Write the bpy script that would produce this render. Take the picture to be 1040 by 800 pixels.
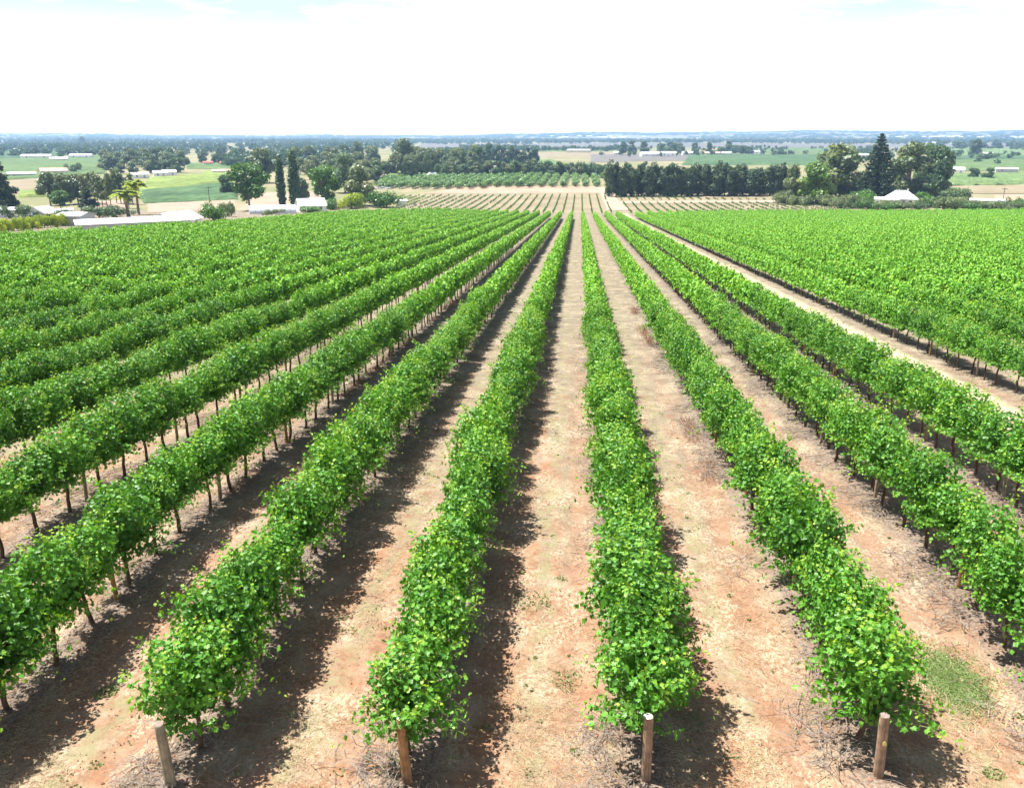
import bpy, math, random
import numpy as np
from mathutils import Vector, Matrix, noise

# ---------------------------------------------------------------- camera, sky, sun, exposure
for o in list(bpy.data.objects): bpy.data.objects.remove(o, do_unlink=True)
SC = bpy.context.scene
COL = SC.collection
rng = np.random.default_rng(7)
random.seed(7)
W0, H0, FPX = 1040.0, 800.0, 850.0
CAMZ, HC, SLOPE = 27.0, 8.1, 0.0620
PITCH, YAW = math.radians(17.1), math.radians(-4.5)
cd = bpy.data.cameras.new('camera'); cam = bpy.data.objects.new('camera', cd); COL.objects.link(cam)
cd.sensor_width = 36; cd.sensor_fit = 'HORIZONTAL'; cd.lens = FPX / W0 * 36
cd.clip_start = 0.1; cd.clip_end = 90000
cam.location = (0, 0, CAMZ)
FWD = Vector((math.sin(YAW)*math.cos(PITCH), math.cos(YAW)*math.cos(PITCH), -math.sin(PITCH)))
RGT = Vector((math.cos(YAW), -math.sin(YAW), 0)); UPV = RGT.cross(FWD)
cam.rotation_euler = FWD.to_track_quat('-Z', 'Y').to_euler()
SC.camera = cam

SUN_EL = math.radians(66)
SUN_AZ = math.atan2(-0.95, 0.30)         # the sun stands to the left, a little ahead
sunv = Vector((math.sin(SUN_AZ)*math.cos(SUN_EL), math.cos(SUN_AZ)*math.cos(SUN_EL), math.sin(SUN_EL)))
ld = bpy.data.lights.new('sun', 'SUN'); ld.energy = 5.0; ld.angle = math.radians(0.53); ld.color = (1.0, 0.965, 0.91)
sun = bpy.data.objects.new('sun', ld); COL.objects.link(sun); sun.location = (0, 0, 200)
sun.rotation_euler = sunv.to_track_quat('Z', 'Y').to_euler()

world = bpy.data.worlds.new('World'); SC.world = world; world.use_nodes = True
nt = world.node_tree; N = nt.nodes; L = nt.links
bg = N['Background']; bg.inputs['Strength'].default_value = 0.052
sky = N.new('ShaderNodeTexSky'); sky.sky_type = 'NISHITA'; sky.sun_disc = False
sky.sun_elevation = SUN_EL; sky.sun_rotation = SUN_AZ
sky.air_density = 1.0; sky.dust_density = 2.0; sky.ozone_density = 1.0
tc = N.new('ShaderNodeTexCoord'); sep = N.new('ShaderNodeSeparateXYZ'); L.new(tc.outputs['Generated'], sep.inputs[0])
mp = N.new('ShaderNodeMapping'); mp.inputs['Scale'].default_value = (1, 1, 5.5); mp.inputs['Location'].default_value = (0.3, 0.1, 0.75)
L.new(tc.outputs['Generated'], mp.inputs['Vector'])
cn = N.new('ShaderNodeTexNoise'); cn.inputs['Scale'].default_value = 3.2; cn.inputs['Detail'].default_value = 7; cn.inputs['Roughness'].default_value = 0.6
L.new(mp.outputs[0], cn.inputs['Vector'])
cr = N.new('ShaderNodeMapRange'); cr.inputs['From Min'].default_value = 0.40; cr.inputs['From Max'].default_value = 0.52
L.new(cn.outputs['Fac'], cr.inputs['Value'])
low = N.new('ShaderNodeMapRange'); low.inputs['From Min'].default_value = 0.075; low.inputs['From Max'].default_value = 0.125
low.inputs['To Min'].default_value = 1.0; low.inputs['To Max'].default_value = 0.0
L.new(sep.outputs['Z'], low.inputs['Value'])
hi = N.new('ShaderNodeMapRange'); hi.inputs['From Min'].default_value = 0.20; hi.inputs['From Max'].default_value = 0.42
hi.inputs['To Min'].default_value = 1.0; hi.inputs['To Max'].default_value = 0.02
L.new(sep.outputs['Z'], hi.inputs['Value'])
mx = N.new('ShaderNodeMath'); mx.operation = 'MAXIMUM'; L.new(cr.outputs[0], mx.inputs[0]); L.new(low.outputs[0], mx.inputs[1])
mu = N.new('ShaderNodeMath'); mu.operation = 'MULTIPLY'; L.new(mx.outputs[0], mu.inputs[0]); L.new(hi.outputs[0], mu.inputs[1])
mix = N.new('ShaderNodeMixRGB'); mix.inputs['Color2'].default_value = (11.8, 11.9, 12.0, 1)
hz = N.new('ShaderNodeMixRGB'); hz.inputs['Color1'].default_value = (11.8, 11.9, 12.0, 1); hz.inputs['Color2'].default_value = (44, 39, 34, 1)
hzr = N.new('ShaderNodeMapRange'); hzr.inputs['From Min'].default_value = 0.0; hzr.inputs['From Max'].default_value = 0.10; hzr.inputs['To Min'].default_value = 1.0; hzr.inputs['To Max'].default_value = 0.0
L.new(sep.outputs['Z'], hzr.inputs['Value']); L.new(hzr.outputs[0], hz.inputs['Fac']); L.new(hz.outputs[0], mix.inputs['Color2'])
pale = N.new('ShaderNodeMixRGB'); pale.inputs['Fac'].default_value = 0.5; pale.inputs['Color2'].default_value = (6.2, 7.5, 7.9, 1)
lowp = N.new('ShaderNodeMapRange'); lowp.inputs['From Min'].default_value = 0.2; lowp.inputs['From Max'].default_value = 0.4
lowp.inputs['To Min'].default_value = 0.97; lowp.inputs['To Max'].default_value = 0.0
L.new(sep.outputs['Z'], lowp.inputs['Value']); L.new(lowp.outputs[0], pale.inputs['Fac'])
L.new(sky.outputs[0], pale.inputs['Color1'])
L.new(mu.outputs[0], mix.inputs['Fac']); L.new(pale.outputs[0], mix.inputs['Color1']); L.new(mix.outputs[0], bg.inputs['Color'])

SC.view_settings.view_transform = 'Standard'; SC.view_settings.look = 'None'
SC.view_settings.gamma = 1.0; SC.view_settings.use_curve_mapping = False
SC.view_settings.exposure = 1.42
SC.render.engine = 'CYCLES'
cy = SC.cycles
cy.use_denoising = True; cy.max_bounces = 5; cy.diffuse_bounces = 2; cy.glossy_bounces = 2; cy.transmission_bounces = 3
cy.volume_bounces = 0; cy.transparent_max_bounces = 4; cy.use_adaptive_sampling = True; cy.adaptive_threshold = 0.02
cy.caustics_reflective = False; cy.caustics_refractive = False

# ---------------------------------------------------------------- geometry of the land
ROW = 3.5; X1 = 1.17; VSP = 1.3; Y0 = 10.35
def hills(x, y):
    r = np.hypot(x, y); a = np.arctan2(x, y)
    k = np.clip((r - 4200) / 7000, 0, 1); k = k*k*(3-2*k)
    h = 26 + 12*np.clip(a*1.7, -0.6, 1) + 7*np.sin(a*9 + .6) + 5*np.sin(a*23 + 2) + 3*np.sin(a*57) + 1.5*np.sin(a*131+1)
    k2 = np.clip((r - 2400)/900, 0, 1) * np.clip((4200 - r)/900, 0, 1)
    return k*(h*1.25 + 22 + 26*np.clip(a*2.2, -.4, 1)) + 3*k2*np.sin(a*14)
def T(x, y):
    x = np.asarray(x, float); y = np.asarray(y, float)
    s = CAMZ - HC - SLOPE*np.maximum(y, -25)
    q = np.clip((y-11.0)/7.0, 0, 1); s = s - .48*(1-q*q*(3-2*q))     # the headland lies a little lower
    w = 1.1
    z = np.where(s > 12, s, w*np.logaddexp(s/w, 0.0))
    return z + hills(x, y)
def Tz(x, y): return float(T(x, y))
def ray(px, py): return (FWD + RGT*((px-W0/2)/FPX) - UPV*((py-H0/2)/FPX))
def at(px, py, h=0.0):
    """point of the land seen at a pixel of the photograph"""
    d = ray(px, py)
    if d.z > -1e-4: d.z = -1e-4
    lo, hi_ = 2.0, 2.0
    o = Vector((0, 0, CAMZ))
    t = 3.0
    while t < 40000:
        p = o + d*t
        if p.z < Tz(p.x, p.y) + h: break
        lo = t; t *= 1.03
    hi_ = t
    for _ in range(30):
        m = (lo+hi_)/2; p = o + d*m
        if p.z < Tz(p.x, p.y) + h: hi_ = m
        else: lo = m
    p = o + d*hi_
    return p.x, p.y, p.z - h
def ppm(x, y):                     # pixels of the photograph per metre at a place
    return FPX / max(1.0, (Vector((x, y, Tz(x, y)-CAMZ))).dot(FWD))
def proj(x, y, z):
    v = Vector((x, y, z-CAMZ)); d = v.dot(FWD)
    return (W0/2 + FPX*v.dot(RGT)/d, H0/2 - FPX*v.dot(UPV)/d, d)

# ---------------------------------------------------------------- helpers
def link(o): COL.objects.link(o); return o
def tag(o, label=None, cat=None, group=None, kind=None):
    if label: o['label'] = label
    if cat: o['category'] = cat
    if group: o['group'] = group
    if kind: o['kind'] = kind
    return o
def empty(name, loc, rz=0, **k):
    o = bpy.data.objects.new(name, None); o.location = loc; o.rotation_euler = (0, 0, rz); o.empty_display_size = .3
    return tag(link(o), **k)
class G:
    """collects vertices and faces, then links them as ONE mesh object"""
    def __init__(s): s.v = []; s.n = 0; s.f = []; s.m = []; s.t = []; s.mi = 0; s.smooth = False
    def add(s, V, F, tint=0.5):
        """V (n,3); F (m,k) indices; tint scalar or per-vertex"""
        V = np.asarray(V, np.float32).reshape(-1, 3); F = np.asarray(F, np.int32)
        if F.ndim == 1: F = F[None]
        s.v.append(V); s.f.append((F + s.n, s.mi)); s.n += len(V)
        s.t.append(np.broadcast_to(np.asarray(tint, np.float32), (len(V),)))
        return s
    def box(s, x0, x1, y0, y1, z0, z1, M=None, tint=.5):
        V = np.array([(x, y, z) for z in (z0, z1) for y in (y0, y1) for x in (x0, x1)], float)
        if M is not None: V = V @ np.array(M.to_3x3()).T + np.array(M.translation)
        F = [(0,2,3,1),(4,5,7,6),(0,1,5,4),(2,6,7,3),(0,4,6,2),(1,3,7,5)]
        return s.add(V, F, tint)
    def tube(s, P, R, n=7, cap=True, tint=.5):
        P = np.asarray(P, float); R = np.broadcast_to(np.asarray(R, float), (len(P),))
        D = np.gradient(P, axis=0); D /= np.linalg.norm(D, axis=1)[:, None] + 1e-9
        ref = np.array([0, 0, 1.0]) if abs(D[:, 2]).mean() < .8 else np.array([1.0, 0, 0])
        A = np.cross(D, ref); A /= np.linalg.norm(A, axis=1)[:, None] + 1e-9; B = np.cross(D, A)
        th = np.linspace(0, 2*math.pi, n, endpoint=False)
        V = P[:, None] + R[:, None, None]*(A[:, None]*np.cos(th)[None, :, None] + B[:, None]*np.sin(th)[None, :, None])
        k = len(P); i = np.arange(k-1)[:, None]*n; j = np.arange(n)[None]; j2 = (j+1) % n
        F = np.stack([i+j, i+j2, i+n+j2, i+n+j], -1).reshape(-1, 4)
        s.add(V.reshape(-1, 3), F, tint)
        if cap:
            off = s.n - k*n
            s.f.append((np.arange(n)[None].astype(np.int32) + off, s.mi)); s.f.append((np.arange(n)[::-1][None].astype(np.int32) + off + (k-1)*n, s.mi))
        return s
    def mesh(s, name, mats):
        V = np.concatenate(s.v); me = bpy.data.meshes.new(name)
        tot = np.concatenate([np.full(len(F), F.shape[1], np.int32) for F, _ in s.f])
        idx = np.concatenate([F.ravel() for F, _ in s.f]).astype(np.int32)
        mi = np.concatenate([np.full(len(F), m, np.int32) for F, m in s.f])
        me.vertices.add(len(V)); me.vertices.foreach_set('co', V.ravel())
        me.loops.add(len(idx)); me.loops.foreach_set('vertex_index', idx)
        me.polygons.add(len(tot)); st = np.concatenate([[0], np.cumsum(tot)[:-1]]).astype(np.int32)
        me.polygons.foreach_set('loop_start', st); me.polygons.foreach_set('loop_total', tot)
        me.polygons.foreach_set('material_index', mi)
        me.polygons.foreach_set('use_smooth', np.full(len(tot), s.smooth))
        a = me.attributes.new('tint', 'FLOAT', 'POINT'); a.data.foreach_set('value', np.concatenate(s.t).astype(np.float32))
        for m in (mats if isinstance(mats, (list, tuple)) else [mats]): me.materials.append(m)
        me.update(calc_edges=True); me.validate()
        return me
    def build(s, name, mats, parent=None, loc=None, **k):
        o = bpy.data.objects.new(name, s.mesh(name, mats)); link(o)
        if parent is not None: o.parent = parent
        if loc is not None: o.location = loc
        return tag(o, **k)
def copy_tree(o, parent=None):
    c = o.copy(); COL.objects.link(c); c.parent = parent
    for ch in o.children: copy_tree(ch, c)
    return c
ORD = ['zeroth','first','second','third','fourth','fifth','sixth','seventh','eighth','ninth','tenth','eleventh','twelfth','thirteenth','fourteenth','fifteenth','sixteenth','seventeenth','eighteenth','nineteenth']
TENS = {2:'twenty',3:'thirty',4:'forty',5:'fifty',6:'sixty',7:'seventy',8:'eighty',9:'ninety'}
def nth(n):
    if n < 20: return ORD[n]
    t, u = divmod(n, 10)
    return TENS[t] + '-' + ORD[u] if u else TENS[t][:-1] + 'ieth'

# ---------------------------------------------------------------- materials
def mat(name): 
    m = bpy.data.materials.new(name); m.use_nodes = True
    return m, m.node_tree.nodes, m.node_tree.links, m.node_tree.nodes['Principled BSDF']
def c4(c): return (c[0], c[1], c[2], 1)
def plain(name, col, rough=.8, var=.15, scale=3.0, metal=0, spec=.3, bump=0, bscale=20):
    m, N, L, b = mat(name)
    tc = N.new('ShaderNodeTexCoord'); n = N.new('ShaderNodeTexNoise'); n.inputs['Scale'].default_value = scale; n.inputs['Detail'].default_value = 5
    L.new(tc.outputs['Object'], n.inputs['Vector'])
    r = N.new('ShaderNodeValToRGB'); e = r.color_ramp.elements
    e[0].position = .3; e[1].position = .7
    e[0].color = c4([x*(1-var) for x in col]); e[1].color = c4([x*(1+var) for x in col])
    L.new(n.outputs['Fac'], r.inputs[0]); L.new(r.outputs[0], b.inputs['Base Color'])
    b.inputs['Roughness'].default_value = rough; b.inputs['Metallic'].default_value = metal; b.inputs['Specular IOR Level'].default_value = spec
    if bump:
        n2 = N.new('ShaderNodeTexNoise'); n2.inputs['Scale'].default_value = bscale; n2.inputs['Detail'].default_value = 4
        L.new(tc.outputs['Object'], n2.inputs['Vector'])
        bp = N.new('ShaderNodeBump'); bp.inputs['Strength'].default_value = bump; L.new(n2.outputs['Fac'], bp.inputs['Height']); L.new(bp.outputs[0], b.inputs['Normal'])
    return m
def leafy(name, dark, mid, tip, rough=.42, trans=.3, spec=.5, randv=.12):
    """leaf colour goes old -> young with the mesh attribute tint, which also pales the farthest vines as haze would"""
    m, N, L, b = mat(name)
    at_ = N.new('ShaderNodeAttribute'); at_.attribute_name = 'tint'
    oi = N.new('ShaderNodeObjectInfo')
    ad = N.new('ShaderNodeMath'); ad.operation = 'MULTIPLY_ADD'; L.new(oi.outputs['Random'], ad.inputs[0]); ad.inputs[1].default_value = randv*2
    sb = N.new('ShaderNodeMath'); sb.operation = 'SUBTRACT'; L.new(at_.outputs['Fac'], sb.inputs[0]); sb.inputs[1].default_value = randv
    L.new(sb.outputs[0], ad.inputs[2])
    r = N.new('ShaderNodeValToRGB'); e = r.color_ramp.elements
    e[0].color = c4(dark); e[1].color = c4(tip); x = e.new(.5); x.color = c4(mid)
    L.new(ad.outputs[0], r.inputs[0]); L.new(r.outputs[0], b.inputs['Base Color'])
    b.inputs['Roughness'].default_value = rough; b.inputs['Specular IOR Level'].default_value = spec
    tr = N.new('ShaderNodeBsdfTranslucent')
    gm = N.new('ShaderNodeMixRGB'); gm.blend_type = 'MULTIPLY'; gm.inputs[0].default_value = 1; gm.inputs[2].default_value = (1.5, 1.35, .45, 1)
    L.new(r.outputs[0], gm.inputs[1]); L.new(gm.outputs[0], tr.inputs['Color'])
    ms = N.new('ShaderNodeMixShader'); ms.inputs[0].default_value = trans
    L.new(b.outputs[0], ms.inputs[1]); L.new(tr.outputs[0], ms.inputs[2])
    L.new(ms.outputs[0], N['Material Output'].inputs['Surface'])
    return m
M = {}
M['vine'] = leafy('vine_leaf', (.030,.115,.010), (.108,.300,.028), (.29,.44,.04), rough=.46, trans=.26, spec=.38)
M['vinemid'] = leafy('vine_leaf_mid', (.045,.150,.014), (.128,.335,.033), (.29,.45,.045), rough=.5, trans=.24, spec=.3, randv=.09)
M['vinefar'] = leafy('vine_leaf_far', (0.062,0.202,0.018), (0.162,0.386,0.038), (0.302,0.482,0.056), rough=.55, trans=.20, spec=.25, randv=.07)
M['bark'] = plain('vine_bark', (.085,.055,.038), .95, .35, 14, bump=.6, bscale=60)
M['shoot'] = plain('shoot', (.16,.20,.05), .6)
M['euc'] = leafy('eucalypt_leaf', (.065,.11,.05), (.13,.18,.075), (.22,.25,.11), trans=.26, spec=.3, randv=.16)
M['darkeuc'] = leafy('dark_leaf', (.042,.085,.042), (.080,.145,.064), (.14,.20,.085), trans=.26, spec=.3, randv=.14)
M['green'] = leafy('broad_leaf', (.034,.10,.018), (.07,.175,.028), (.14,.26,.04), trans=.28, spec=.4)
M['bright'] = leafy('bright_leaf', (.05,.12,.02), (.10,.20,.03), (.24,.30,.04), trans=.3, spec=.4)
M['pine'] = leafy('pine_needle', (.018,.042,.024), (.034,.066,.034), (.06,.10,.045), trans=.26, spec=.2)
M['olive'] = leafy('orchard_leaf', (.085,.175,.065), (.14,.26,.09), (.21,.34,.11), trans=.2, spec=.3)
M['casu'] = leafy('casuarina_needle', (.044,.078,.048), (.082,.132,.072), (.15,.20,.10), trans=.26, spec=.2, randv=.14)
M['yellow'] = leafy('yellow_leaf', (.14,.22,.03), (.26,.36,.035), (.40,.46,.05), trans=.4, spec=.3)
M['farleaf'] = leafy('far_leaf', (.030,.068,.040), (.055,.105,.058), (.10,.15,.07), trans=.26, spec=.2, randv=.2)
M['trunk'] = plain('tree_bark', (.17,.13,.10), .9, .3, 2, bump=.4)
M['trunkdark'] = plain('dark_tree_bark', (.07,.05,.04), .9, .3, 2)
M['white'] = plain('white_paint', (.80,.80,.79), .5, .03, .5)
M['whiteroof'] = plain('white_metal_roof', (.66,.67,.68), .4, .03, .6)
M['greywall'] = plain('grey_cladding', (.42,.44,.47), .6, .06, .6)
M['lightgrey'] = plain('pale_grey_metal', (.60,.62,.64), .4, .06, .6)
M['pinkroof'] = plain('pink_roof', (.52,.30,.24), .7, .1, .6)
M['redroof'] = plain('red_roof', (.34,.10,.07), .7, .1, .6)
M['cream'] = plain('cream_wall', (.62,.57,.47), .7, .05, .6)
M['glass'] = plain('dark_glass', (.03,.035,.04), .15, .1, 1, spec=.6)
M['plastic'] = plain('tunnel_plastic', (.58,.61,.64), .35, .08, 1)
M['steel'] = plain('steel', (.35,.36,.37), .5, .1, 2)
M['asphalt'] = plain('road_asphalt', (.22,.22,.225), .85, .12, .3)
M['twig'] = plain('dead_twig', (0.216,0.180,0.152), .9, .3, 30)
M['straw'] = plain('dry_straw', (0.400,0.320,0.192), .85, .25, 3)
M['weed'] = leafy('weed_leaf', (.10,.14,.05), (.17,.23,.08), (.27,.31,.12), trans=.2, spec=.2)
M['palegrass'] = leafy('pale_grass', (.15,.23,.08), (.21,.30,.11), (.28,.36,.15), trans=.2, spec=.15)
M['redweed'] = plain('dead_red_weed', (.26,.13,.08), .9, .3, 3)
M['clod'] = plain('soil_clod', (0.296,0.160,0.100), .95, .2, 6, bump=.5, bscale=60)

def wood(name, a, b_, crack=(.06,.04,.025)):
    m, N, L, b = mat(name)
    tc = N.new('ShaderNodeTexCoord'); mp = N.new('ShaderNodeMapping'); mp.inputs['Scale'].default_value = (26, 26, 1.6)
    L.new(tc.outputs['Object'], mp.inputs[0])
    n = N.new('ShaderNodeTexNoise'); n.inputs['Scale'].default_value = 1.5; n.inputs['Detail'].default_value = 8; n.inputs['Roughness'].default_value = .65; L.new(mp.outputs[0], n.inputs['Vector'])
    r = N.new('ShaderNodeValToRGB'); e = r.color_ramp.elements
    e[0].position = .30; e[0].color = c4(crack); e[1].position = .68; e[1].color = c4(b_); x = e.new(.40); x.color = c4(a)
    L.new(n.outputs['Fac'], r.inputs[0])
    n2 = N.new('ShaderNodeTexNoise'); n2.inputs['Scale'].default_value = 7; L.new(tc.outputs['Object'], n2.inputs['Vector'])
    mr = N.new('ShaderNodeMapRange'); mr.inputs['From Min'].default_value = .35; mr.inputs['From Max'].default_value = .7; mr.inputs['To Min'].default_value = .6; mr.inputs['To Max'].default_value = 1.15
    L.new(n2.outputs['Fac'], mr.inputs[0])
    mm = N.new('ShaderNodeMixRGB'); mm.blend_type = 'MULTIPLY'; mm.inputs[0].default_value = 1; L.new(r.outputs[0], mm.inputs[1]); L.new(mr.outputs[0], mm.inputs[2])
    L.new(mm.outputs[0], b.inputs['Base Color']); b.inputs['Roughness'].default_value = .85
    bp = N.new('ShaderNodeBump'); bp.inputs['Strength'].default_value = .5; bp.inputs['Distance'].default_value = .01; L.new(n.outputs['Fac'], bp.inputs['Height']); L.new(bp.outputs[0], b.inputs['Normal'])
    return m
M['post_orange'] = wood('orange_pine_post', (.26,.135,.055), (.40,.22,.095))
M['post_tan'] = wood('tan_pine_post', (.24,.18,.12), (.38,.30,.20))
M['post_brown'] = wood('weathered_post', (.22,.14,.09), (.36,.25,.17))
M['post_grey'] = wood('grey_post', (.22,.19,.13), (.34,.30,.21))
M['cut'] = plain('cut_post_end', (.42,.48,.38), .8, .2, 25, bump=.3, bscale=60)
M['cutdark'] = plain('dark_cut_end', (.20,.16,.13), .85, .3, 25)
M['tagmat'] = plain('yellow_tag', (.62,.50,.16), .5, .05, 2)

def ground_material():
    m, N, L, b = mat('soil')
    geo = N.new('ShaderNodeNewGeometry'); sp = N.new('ShaderNodeSeparateXYZ'); L.new(geo.outputs['Position'], sp.inputs[0])
    def math_(op, a, b2=None, c=None, clamp=False):
        n = N.new('ShaderNodeMath'); n.operation = op; n.use_clamp = clamp
        for i, v in enumerate((a, b2, c)):
            if v is None: continue
            if isinstance(v, (int, float)): n.inputs[i].default_value = v
            else: L.new(v, n.inputs[i])
        return n.outputs[0]
    def noise_(scale, det=6, rough=.55, sx=1, sy=1):
        mp = N.new('ShaderNodeMapping'); mp.inputs['Scale'].default_value = (sx, sy, 1); L.new(geo.outputs['Position'], mp.inputs[0])
        n = N.new('ShaderNodeTexNoise'); n.inputs['Scale'].default_value = scale; n.inputs['Detail'].default_value = det; n.inputs['Roughness'].default_value = rough
        L.new(mp.outputs[0], n.inputs['Vector']); return n.outputs['Fac']
    def ramp(f, a, b_, lo=.4, hi=.6):
        n = N.new('ShaderNodeMapRange'); n.inputs['From Min'].default_value = lo; n.inputs['From Max'].default_value = hi
        n.inputs['To Min'].default_value = a; n.inputs['To Max'].default_value = b_; n.clamp = True
        n.interpolation_type = 'SMOOTHSTEP'
        L.new(f, n.inputs['Value']); return n.outputs[0]
    def mixc(f, a, b_):
        n = N.new('ShaderNodeMixRGB')
        if isinstance(f, (int, float)): n.inputs[0].default_value = f
        else: L.new(f, n.inputs[0])
        for i, v in ((1, a), (2, b_)):
            if isinstance(v, tuple): n.inputs[i].default_value = c4(v)
            else: L.new(v, n.inputs[i])
        return n.outputs[0]
    x, y = sp.outputs['X'], sp.outputs['Y']
    fine = noise_(7, 9, .7); med = noise_(1.3, 6, .6); big = noise_(.22, 4); streak = noise_(1.0, 6, .6, 2.6, .35)
    soil = mixc(ramp(fine, 0, 1, .3, .7), (0.193,0.086,0.048), (.355,.180,.092))
    soil = mixc(ramp(med, 0, .75, .42, .66), soil, (0.361,0.279,0.189))
    # distance from the nearest vine row and from the middle of the lane, in metres
    ph = math_('FRACT', math_('DIVIDE', math_('ADD', x, 3500 + ROW/2 - X1), ROW))
    dr = math_('MULTIPLY', math_('ABSOLUTE', math_('SUBTRACT', ph, .5)), ROW)       # 0 at the row, 1.75 mid lane
    wob = math_('MULTIPLY', math_('SUBTRACT', streak, .5), .9)
    drw = math_('ADD', dr, wob)
    strawcol = mixc(ramp(noise_(16, 5, .7), 0, 1, .35, .65), (0.114,0.095,0.065), (0.258,0.217,0.152))
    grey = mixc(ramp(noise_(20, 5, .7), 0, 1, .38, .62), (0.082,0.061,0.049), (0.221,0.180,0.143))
    # dead cover grows with distance from the headland, bare wheel tracks stay red
    fy = ramp(y, .38, .92, 9, 26)
    cover = math_('MULTIPLY', ramp(math_('ADD', math_('MULTIPLY', streak, .5), math_('MULTIPLY', fine, .5)), 0, 1, .40, .56), fy)
    trk0 = None
    track = math_('SUBTRACT', 1.0, ramp(math_('ABSOLUTE', math_('SUBTRACT', drw, 1.05)), 0, 1, .10, .38))
    cover = math_('MULTIPLY', cover, math_('SUBTRACT', 1.0, math_('MULTIPLY', track, .55)))
    c = mixc(cover, soil, strawcol)
    c = mixc(math_('MULTIPLY', math_('MULTIPLY', track, ramp(streak, .15, .6, .35, .6)), ramp(y, 1.0, .15, 12, 55)), c, (0.238,0.127,0.078))
    c = mixc(ramp(y, .12, .85, 9, 55), c, mixc(ramp(med, 0, 1, .35, .65), (.115,.103,.078), (.180,.160,.120)))
    speck = math_('MULTIPLY', ramp(noise_(11, 6, .75), 0, 1, .50, .62), .42); c = mixc(speck, c, (.13,.085,.055))
    pales = math_('MULTIPLY', math_('MULTIPLY', ramp(noise_(9.3, 6, .8, 1.6, 1), 0, 1, .46, .58), ramp(noise_(.8, 5, .65, 1.4, .8), .12, 1, .46, .62)), .62); c = mixc(pales, c, (0.476,0.402,0.287))
    # greenish low weeds down the middle of the lane
    gm = math_('MULTIPLY', ramp(drw, 0, 1, 1.35, 1.7), ramp(noise_(2.2, 6, .7), 0, .7, .44, .60))
    c = mixc(gm, c, (0.205,0.193,0.102))
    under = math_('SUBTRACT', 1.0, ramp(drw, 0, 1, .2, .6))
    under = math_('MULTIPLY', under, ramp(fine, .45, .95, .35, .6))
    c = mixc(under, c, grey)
    # the wider, unplanted lane is straw-coloured
    trk = math_('SUBTRACT', 1.0, ramp(math_('ABSOLUTE', math_('SUBTRACT', x, X1 + 4*ROW)), 0, 1, 1.5, 2.3))
    c = mixc(math_('MULTIPLY', trk, .95), c, mixc(ramp(med, 0, 1, .35, .65), (0.328,0.279,0.180), (0.426,0.373,0.262)))
    # the plain beyond
    pl = mixc(ramp(noise_(.012, 5, .6), 0, 1, .42, .58), (0.160,0.160,0.076), (0.240,0.204,0.128))
    pl = mixc(ramp(noise_(.15, 5, .6), 0, .5, .45, .6), pl, (.12,.14,.06))
    c = mixc(ramp(y, 0, 1, 300, 312), c, pl)
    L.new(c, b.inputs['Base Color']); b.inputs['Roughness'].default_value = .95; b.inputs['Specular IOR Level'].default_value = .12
    h = math_('ADD', math_('MULTIPLY', fine, .6), math_('MULTIPLY', noise_(28, 6, .7), .3))
    bp = N.new('ShaderNodeBump'); bp.inputs['Strength'].default_value = .7; bp.inputs['Distance'].default_value = .05
    L.new(h, bp.inputs['Height']); L.new(bp.outputs[0], b.inputs['Normal'])
    return m
M['ground'] = ground_material()

# ---------------------------------------------------------------- the ground: one sheet to the horizon
def axis(lo, hi, step, far, grow):
    a = list(np.arange(lo, hi, step)); s = step
    while a[-1] < far: s *= grow; a.append(a[-1]+s)
    return a
xs = axis(-14, 22, .11, 14000, 1.09); neg = axis(14, 14.05, .11, 14000, 1.09)
xs = np.array([-v for v in neg[::-1][:-1]] + xs)
ys = axis(8, 40, .13, 13800, 1.035); ys = np.array([-60, -25, -8, 0, 4, 6.5] + ys)
XX, YY = np.meshgrid(xs, ys)
ZZ = T(XX, YY)
near = np.clip((46-YY)/12, 0, 1)*np.clip((26-np.abs(XX))/6, 0, 1)*np.clip((YY-6)/2, 0, 1)
dr = np.abs(((XX - X1 + ROW/2) % ROW) - ROW/2)
ZZ += near*(.10*np.exp(-(dr/.55)**2) - .035*np.exp(-((dr-1.05)/.22)**2))
rnd = rng.normal(0, 1, XX.shape); k = np.array([.25, .5, .25])
for ax in (0, 1): rnd = np.apply_along_axis(lambda v: np.convolve(v, k, 'same'), ax, rnd)
ZZ += near*rnd*.022
def Zg(x, y):                               # the bumpy near ground
    d = np.abs(((np.asarray(x) - X1 + ROW/2) % ROW) - ROW/2)
    n = np.clip((46-np.asarray(y))/12, 0, 1)
    return T(x, y) + n*(.10*np.exp(-(d/.55)**2) - .035*np.exp(-((d-1.05)/.22)**2))
g = G(); g.smooth = True
nx, ny = len(xs), len(ys)
ii = (np.arange(ny-1)[:, None]*nx + np.arange(nx-1)[None]).ravel()
g.add(np.stack([XX, YY, ZZ], -1).reshape(-1, 3), np.stack([ii, ii+1, ii+nx+1, ii+nx], -1))
g.build('ground', M['ground'], kind='structure')

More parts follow.
